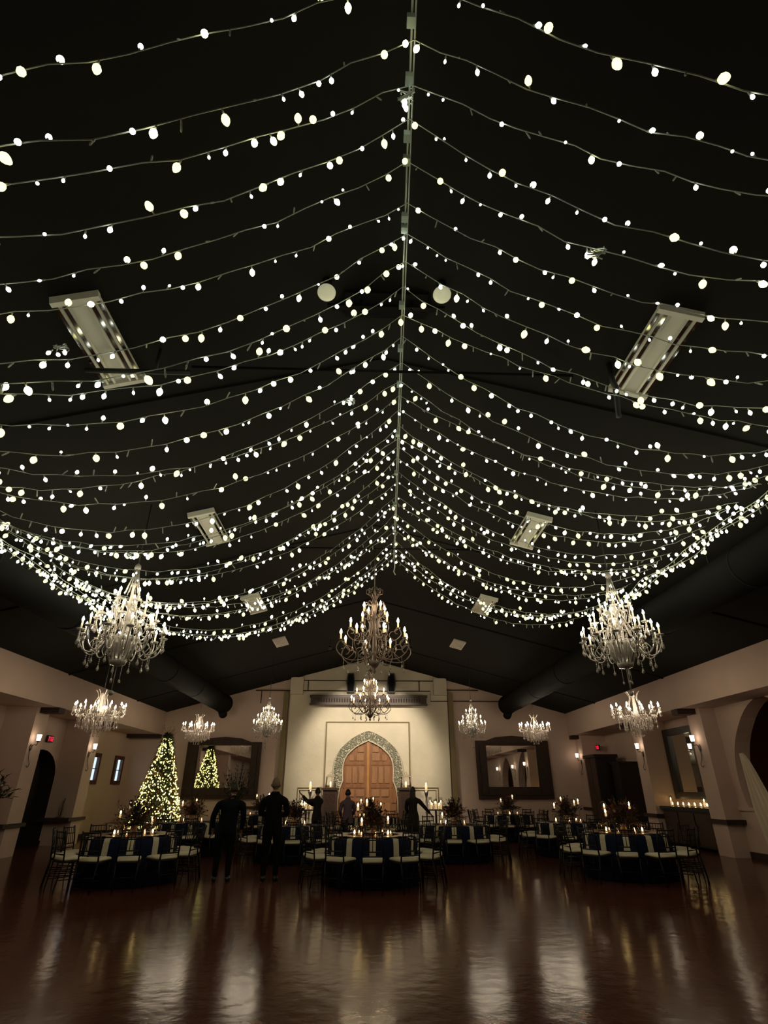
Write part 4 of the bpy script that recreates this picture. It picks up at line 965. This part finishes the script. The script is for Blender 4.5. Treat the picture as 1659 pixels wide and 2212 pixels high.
def hand(J, E, side, wrist, d, tag_):
    """five fingers growing out of the palm"""
    w = Vector(wrist); d = Vector(d).normalized(); s = Vector((0, 1, 0)); s = (s-d*s.dot(d)).normalized(); nrm = d.cross(s)*side
    palm = w+d*.055; J[tag_+'palm'] = (palm, (.030, .017)); E.append((tag_+'wrist', tag_+'palm')); kn = w+d*.09
    J[tag_+'kn'] = (kn, (.034, .014)); E.append((tag_+'palm', tag_+'kn'))
    for i, (off, L) in enumerate(((.030, .070), (.010, .080), (-.011, .075), (-.031, .058))):
        a = kn+s*off+d*.012; b = a+d*L*.5+nrm*.008; c = a+d*L*.85+nrm*.028
        for n_, p, rr in (('a', a, .0095), ('b', b, .0088), ('c', c, .0075)): J['%sf%d%s' % (tag_, i, n_)] = (p, rr)
        E += [(tag_+'kn', '%sf%da' % (tag_, i)), ('%sf%da' % (tag_, i), '%sf%db' % (tag_, i)), ('%sf%db' % (tag_, i), '%sf%dc' % (tag_, i))]
    ta = palm+s*.035-d*.01; tb = ta+s*.018+d*.03+nrm*.01; J[tag_+'ta'] = (ta, .011); J[tag_+'tb'] = (tb, .009); E += [(tag_+'palm', tag_+'ta'), (tag_+'ta', tag_+'tb')]
def person(label, loc, rz, H, pose, cloth_top, cloth_bot, hair=None, wide=1.0, skirt=False, lean=(0, 0), long_hair=False):
    """local frame: faces +y, feet at z=0; pose gives elbow and wrist of each arm"""
    t = thing('person', label, 'person', loc, rz); k = H/1.78; lx, ly = lean
    v = lambda x, y, z: Vector(((x+lx*max(0, z-.9)), y+ly*max(0, z-.9), z))*k
    J = {}; E = []; wd = wide
    J['pel'] = (v(0, 0, .97), (.145*wd*k, .11*wd*k)); J['wst'] = (v(0, .01, 1.10), (.14*wd*k, .105*wd*k)); J['chs'] = (v(0, .0, 1.27), (.155*wd*k, .115*wd*k))
    J['ucs'] = (v(0, -.01, 1.395), (.125*wd*k, .09*k)); J['nkb'] = (v(0, -.01, 1.475), (.075*k, .065*k)); J['nck'] = (v(0, .0, 1.55), .054*k); J['hd'] = (v(0, .01, 1.62), .055*k)
    E += [('pel', 'wst'), ('wst', 'chs'), ('chs', 'ucs'), ('ucs', 'nkb'), ('nkb', 'nck'), ('nck', 'hd')]
    for s, n_ in ((-1, 'l'), (1, 'r')):
        J[n_+'sh'] = (v(s*.185*wd, -.005, 1.395), .062*k); E.append(('ucs', n_+'sh')); e, w = pose[n_]
        J[n_+'el'] = (v(*e), .045*k); J[n_+'wrist'] = (v(*w), .028*k); E += [(n_+'sh', n_+'el'), (n_+'el', n_+'wrist')]
        hand(J, E, s, J[n_+'wrist'][0], J[n_+'wrist'][0]-J[n_+'el'][0], n_)
        st = pose.get('stance', .09); J[n_+'hip'] = (v(s*.09*wd, 0, .89), .09*wd*k); J[n_+'kn_'] = (v(s*st, .02, .50), .062*k); J[n_+'an'] = (v(s*st*1.05, -.02, .09), .042*k); J[n_+'toe'] = (v(s*st*1.25, .14, .04), .036*k)
        E += [('pel', n_+'hip'), (n_+'hip', n_+'kn_'), (n_+'kn_', n_+'an'), (n_+'an', n_+'toe')]
    body = skinned('body', J, E, M['skin'], t); me = body.data
    seg = [(a_, b_, J[a_][0], J[b_][0]) for a_, b_ in E]
    def bone(p):
        best = None
        for a_, b_, A, B in seg:
            d = B-A; q = max(0, min(1, (p-A).dot(d)/max(d.length_squared, 1e-9))); ds = (A+d*q-p).length
            if best is None or ds < best[0]: best = (ds, a_, b_, q)
        return best[1:]
    torso = {'pel', 'wst', 'chs', 'ucs', 'nkb', 'lsh', 'rsh', 'lhip', 'rhip'}
    bm = bmesh.new(); bm.from_mesh(me); cls = [bone(q.co) for q in bm.verts]; bm.verts.ensure_lookup_table()
    tv = [bm.verts[i] for i, c in enumerate(cls) if c[0] in torso and c[1] in torso]
    for _ in range(7): bmesh.ops.smooth_vert(bm, verts=tv, factor=.5, use_axis_x=True, use_axis_y=True, use_axis_z=True)
    bm.normal_update(); bm.to_mesh(me)
    def shell(name, keep, off, m_):
        b2 = bm.copy(); b2.verts.ensure_lookup_table(); b2.verts.index_update()
        kp = [keep(*c, bm.verts[i].co) for i, c in enumerate(cls)]
        bmesh.ops.delete(b2, geom=[f for f in b2.faces if not all(kp[q.index] for q in f.verts)], context='FACES')
        bmesh.ops.delete(b2, geom=[q for q in b2.verts if not q.link_faces], context='VERTS')
        for q in b2.verts: q.co += q.normal*off*k
        m2 = bpy.data.meshes.new(name); b2.to_mesh(m2); b2.free(); m2.materials.append(m_)
        for p in m2.polygons: p.use_smooth = True
        return put(name, m2, t)
    arms_ = {'lsh', 'rsh', 'lel', 'rel', 'lwrist', 'rwrist'}
    def ktop(a_, b_, q, co):
        if b_ in ('lwrist', 'rwrist'): return q < .93
        if a_ == 'nkb': return q < .95
        if b_ in ('lhip', 'rhip') or a_ in ('lhip', 'rhip'): return co.z > .80*k
        return a_ in torso and b_ in torso or b_ in arms_
    def kbot(a_, b_, q, co):
        if a_ in ('lan', 'ran') or 'palm' in b_ or b_[1:2] in 'ft' and b_[1:] != 'toe' and len(b_) > 2 and a_[1:] not in ('hip', 'kn_'): return False
        return (a_[1:] in ('hip', 'kn_') or b_[1:] in ('hip', 'kn_', 'an') or a_ == 'pel') and co.z < 1.05*k
    shell('top', ktop, .016, cloth_top)
    if skirt:
        MB().lathe([(.14*k, 1.1*k), (.18*k, .95*k), (.20*k, .7*k), (.21*k, .42*k), (.20*k, .42*k)], 28, sy=.8).build('skirt', cloth_bot, t)
    else: shell('trousers', kbot, .012, cloth_bot)
    hb = MB(); hc = v(0, .015, 1.66); head_into(hb, hc, k*1.06, 0); hm = hb.mesh('h', M['skin']); bm.from_mesh(hm)
    for f in bm.faces: f.smooth = True
    bm.to_mesh(me); bm.free()
    for s, n_ in ((-1, 'l'), (1, 'r')):
        m = MB(); a = J[n_+'an'][0]; b = J[n_+'toe'][0]; m.tube([a+Vector((0, -.05, -.045))*k, a+Vector((0, .03, -.04))*k, b+Vector((0, .04, -.005))*k, b+Vector((0, .075, -.01))*k], [.040*k, .045*k, .036*k, .015*k], 10)
        for i, q in enumerate(m.v): m.v[i] = (q[0], q[1], max(q[2], .002))
        m.build('shoe', M['black'], t)
    if hair:
        m = MB(); bm = bmesh.new(); bmesh.ops.create_uvsphere(bm, u_segments=20, v_segments=14, radius=1); V = []
        for q in bm.verts:
            x, y, z = q.co; cut = 1.0 if not (y > .35 and z < .45) else .85
            V.append((hc[0]+x*.087*cut*k, hc[1]+y*.108*cut*k-.006*k, hc[2]+(z*.130+.008)*k if z > -.35 or long_hair else hc[2]+(-.35*.125)*k))
        F = [tuple(q.index for q in f.verts) for f in bm.faces]; bm.free(); m.add(V, F, 0, True)
        if long_hair: m.lathe([(.05*k, .10*k), (.085*k, .02*k), (.10*k, -.12*k), (.10*k, -.28*k), (.07*k, -.40*k), (.02*k, -.44*k)], 16, (hc[0], hc[1]-.055*k, hc[2]), sy=.55)
        m.build('hair', hair, t)
    return t
arms_fold = {'l': ((-.27, .06, 1.14), (-.12, .26, 1.12)), 'r': ((.27, .06, 1.14), (.13, .26, 1.10))}
arms_down = {'l': ((-.27, .02, 1.14), (-.27, .10, .90)), 'r': ((.27, .02, 1.14), (.28, .10, .90))}
person('person with a shaved head in a black suit, standing with back to the camera', (-1.80, 12.75, 0), .05, 1.79, {**arms_fold, 'stance': .11}, M['suit'], M['suit'], M['shave'], wide=1.12)
person('person in a dark navy shirt standing left of the one with the shaved head', (-2.72, 12.72, 0), .1, 1.70, {'l': ((-.33, .05, 1.14), (-.30, .18, .93)), 'r': ((.31, .04, 1.12), (.30, .18, .90)), 'stance': .12}, M['navysh'], M['suit'], M['hair'], wide=1.32, lean=(.10, .05))
person('person with long dark hair and a black dress reaching right beside the right pedestal', (1.50, 18.4, 0), -.3, 1.64, {'l': ((-.24, .05, 1.16), (-.2, .2, 1.0)), 'r': ((.34, .10, 1.22), (.50, .26, 1.02)), 'stance': .07}, M['blackdress'], M['blackdress'], M['hair'], skirt=True, long_hair=True)
person('person with dark hair and a mauve blouse behind the front centre table', (-.42, 17.9, 0), .3, 1.58, {'l': ((-.24, .08, 1.16), (-.14, .3, 1.0)), 'r': ((.25, .08, 1.16), (.22, .33, 1.0)), 'stance': .08}, M['lav'], M['navysh'], M['hair'], lean=(.02, .1))
person('person in black raising both arms beside the left pedestal', (-1.35, 18.6, 0), .5, 1.62, {'l': ((-.30, .12, 1.38), (-.46, .22, 1.56)), 'r': ((-.02, .32, 1.28), (-.28, .40, 1.40)), 'stance': .08}, M['blackdress'], M['suit'], M['hair'])
coil(-3.05, 4.2, 5.55, 'spare wire bundle hanging at the left strip light'); coil(cable_x(2.4)-.04, 2.4, CZ-.03, 'spare wire bundle tied to the near ridge cable')
for y, sd, q, lb in ((1.70, 0, 19, 'spare wire bundle on the nearest left string'), (2.056, 0, 13, 'spare wire bundle halfway along the second left string'), (2.629, 1, 12, 'spare wire bundle halfway along the fourth right string'),
        (2.97, 1, 7, 'spare wire bundle on the fifth right string near the ridge'), (5.55, 0, 3, 'spare wire bundle on a left string below the lighting rail'), (6.99, 0, 16, 'spare wire bundle on a left string above the left crystal chandelier')):
    p = CV[y][sd][q]; coil(p.x, p.y, p.z-.01, lb)
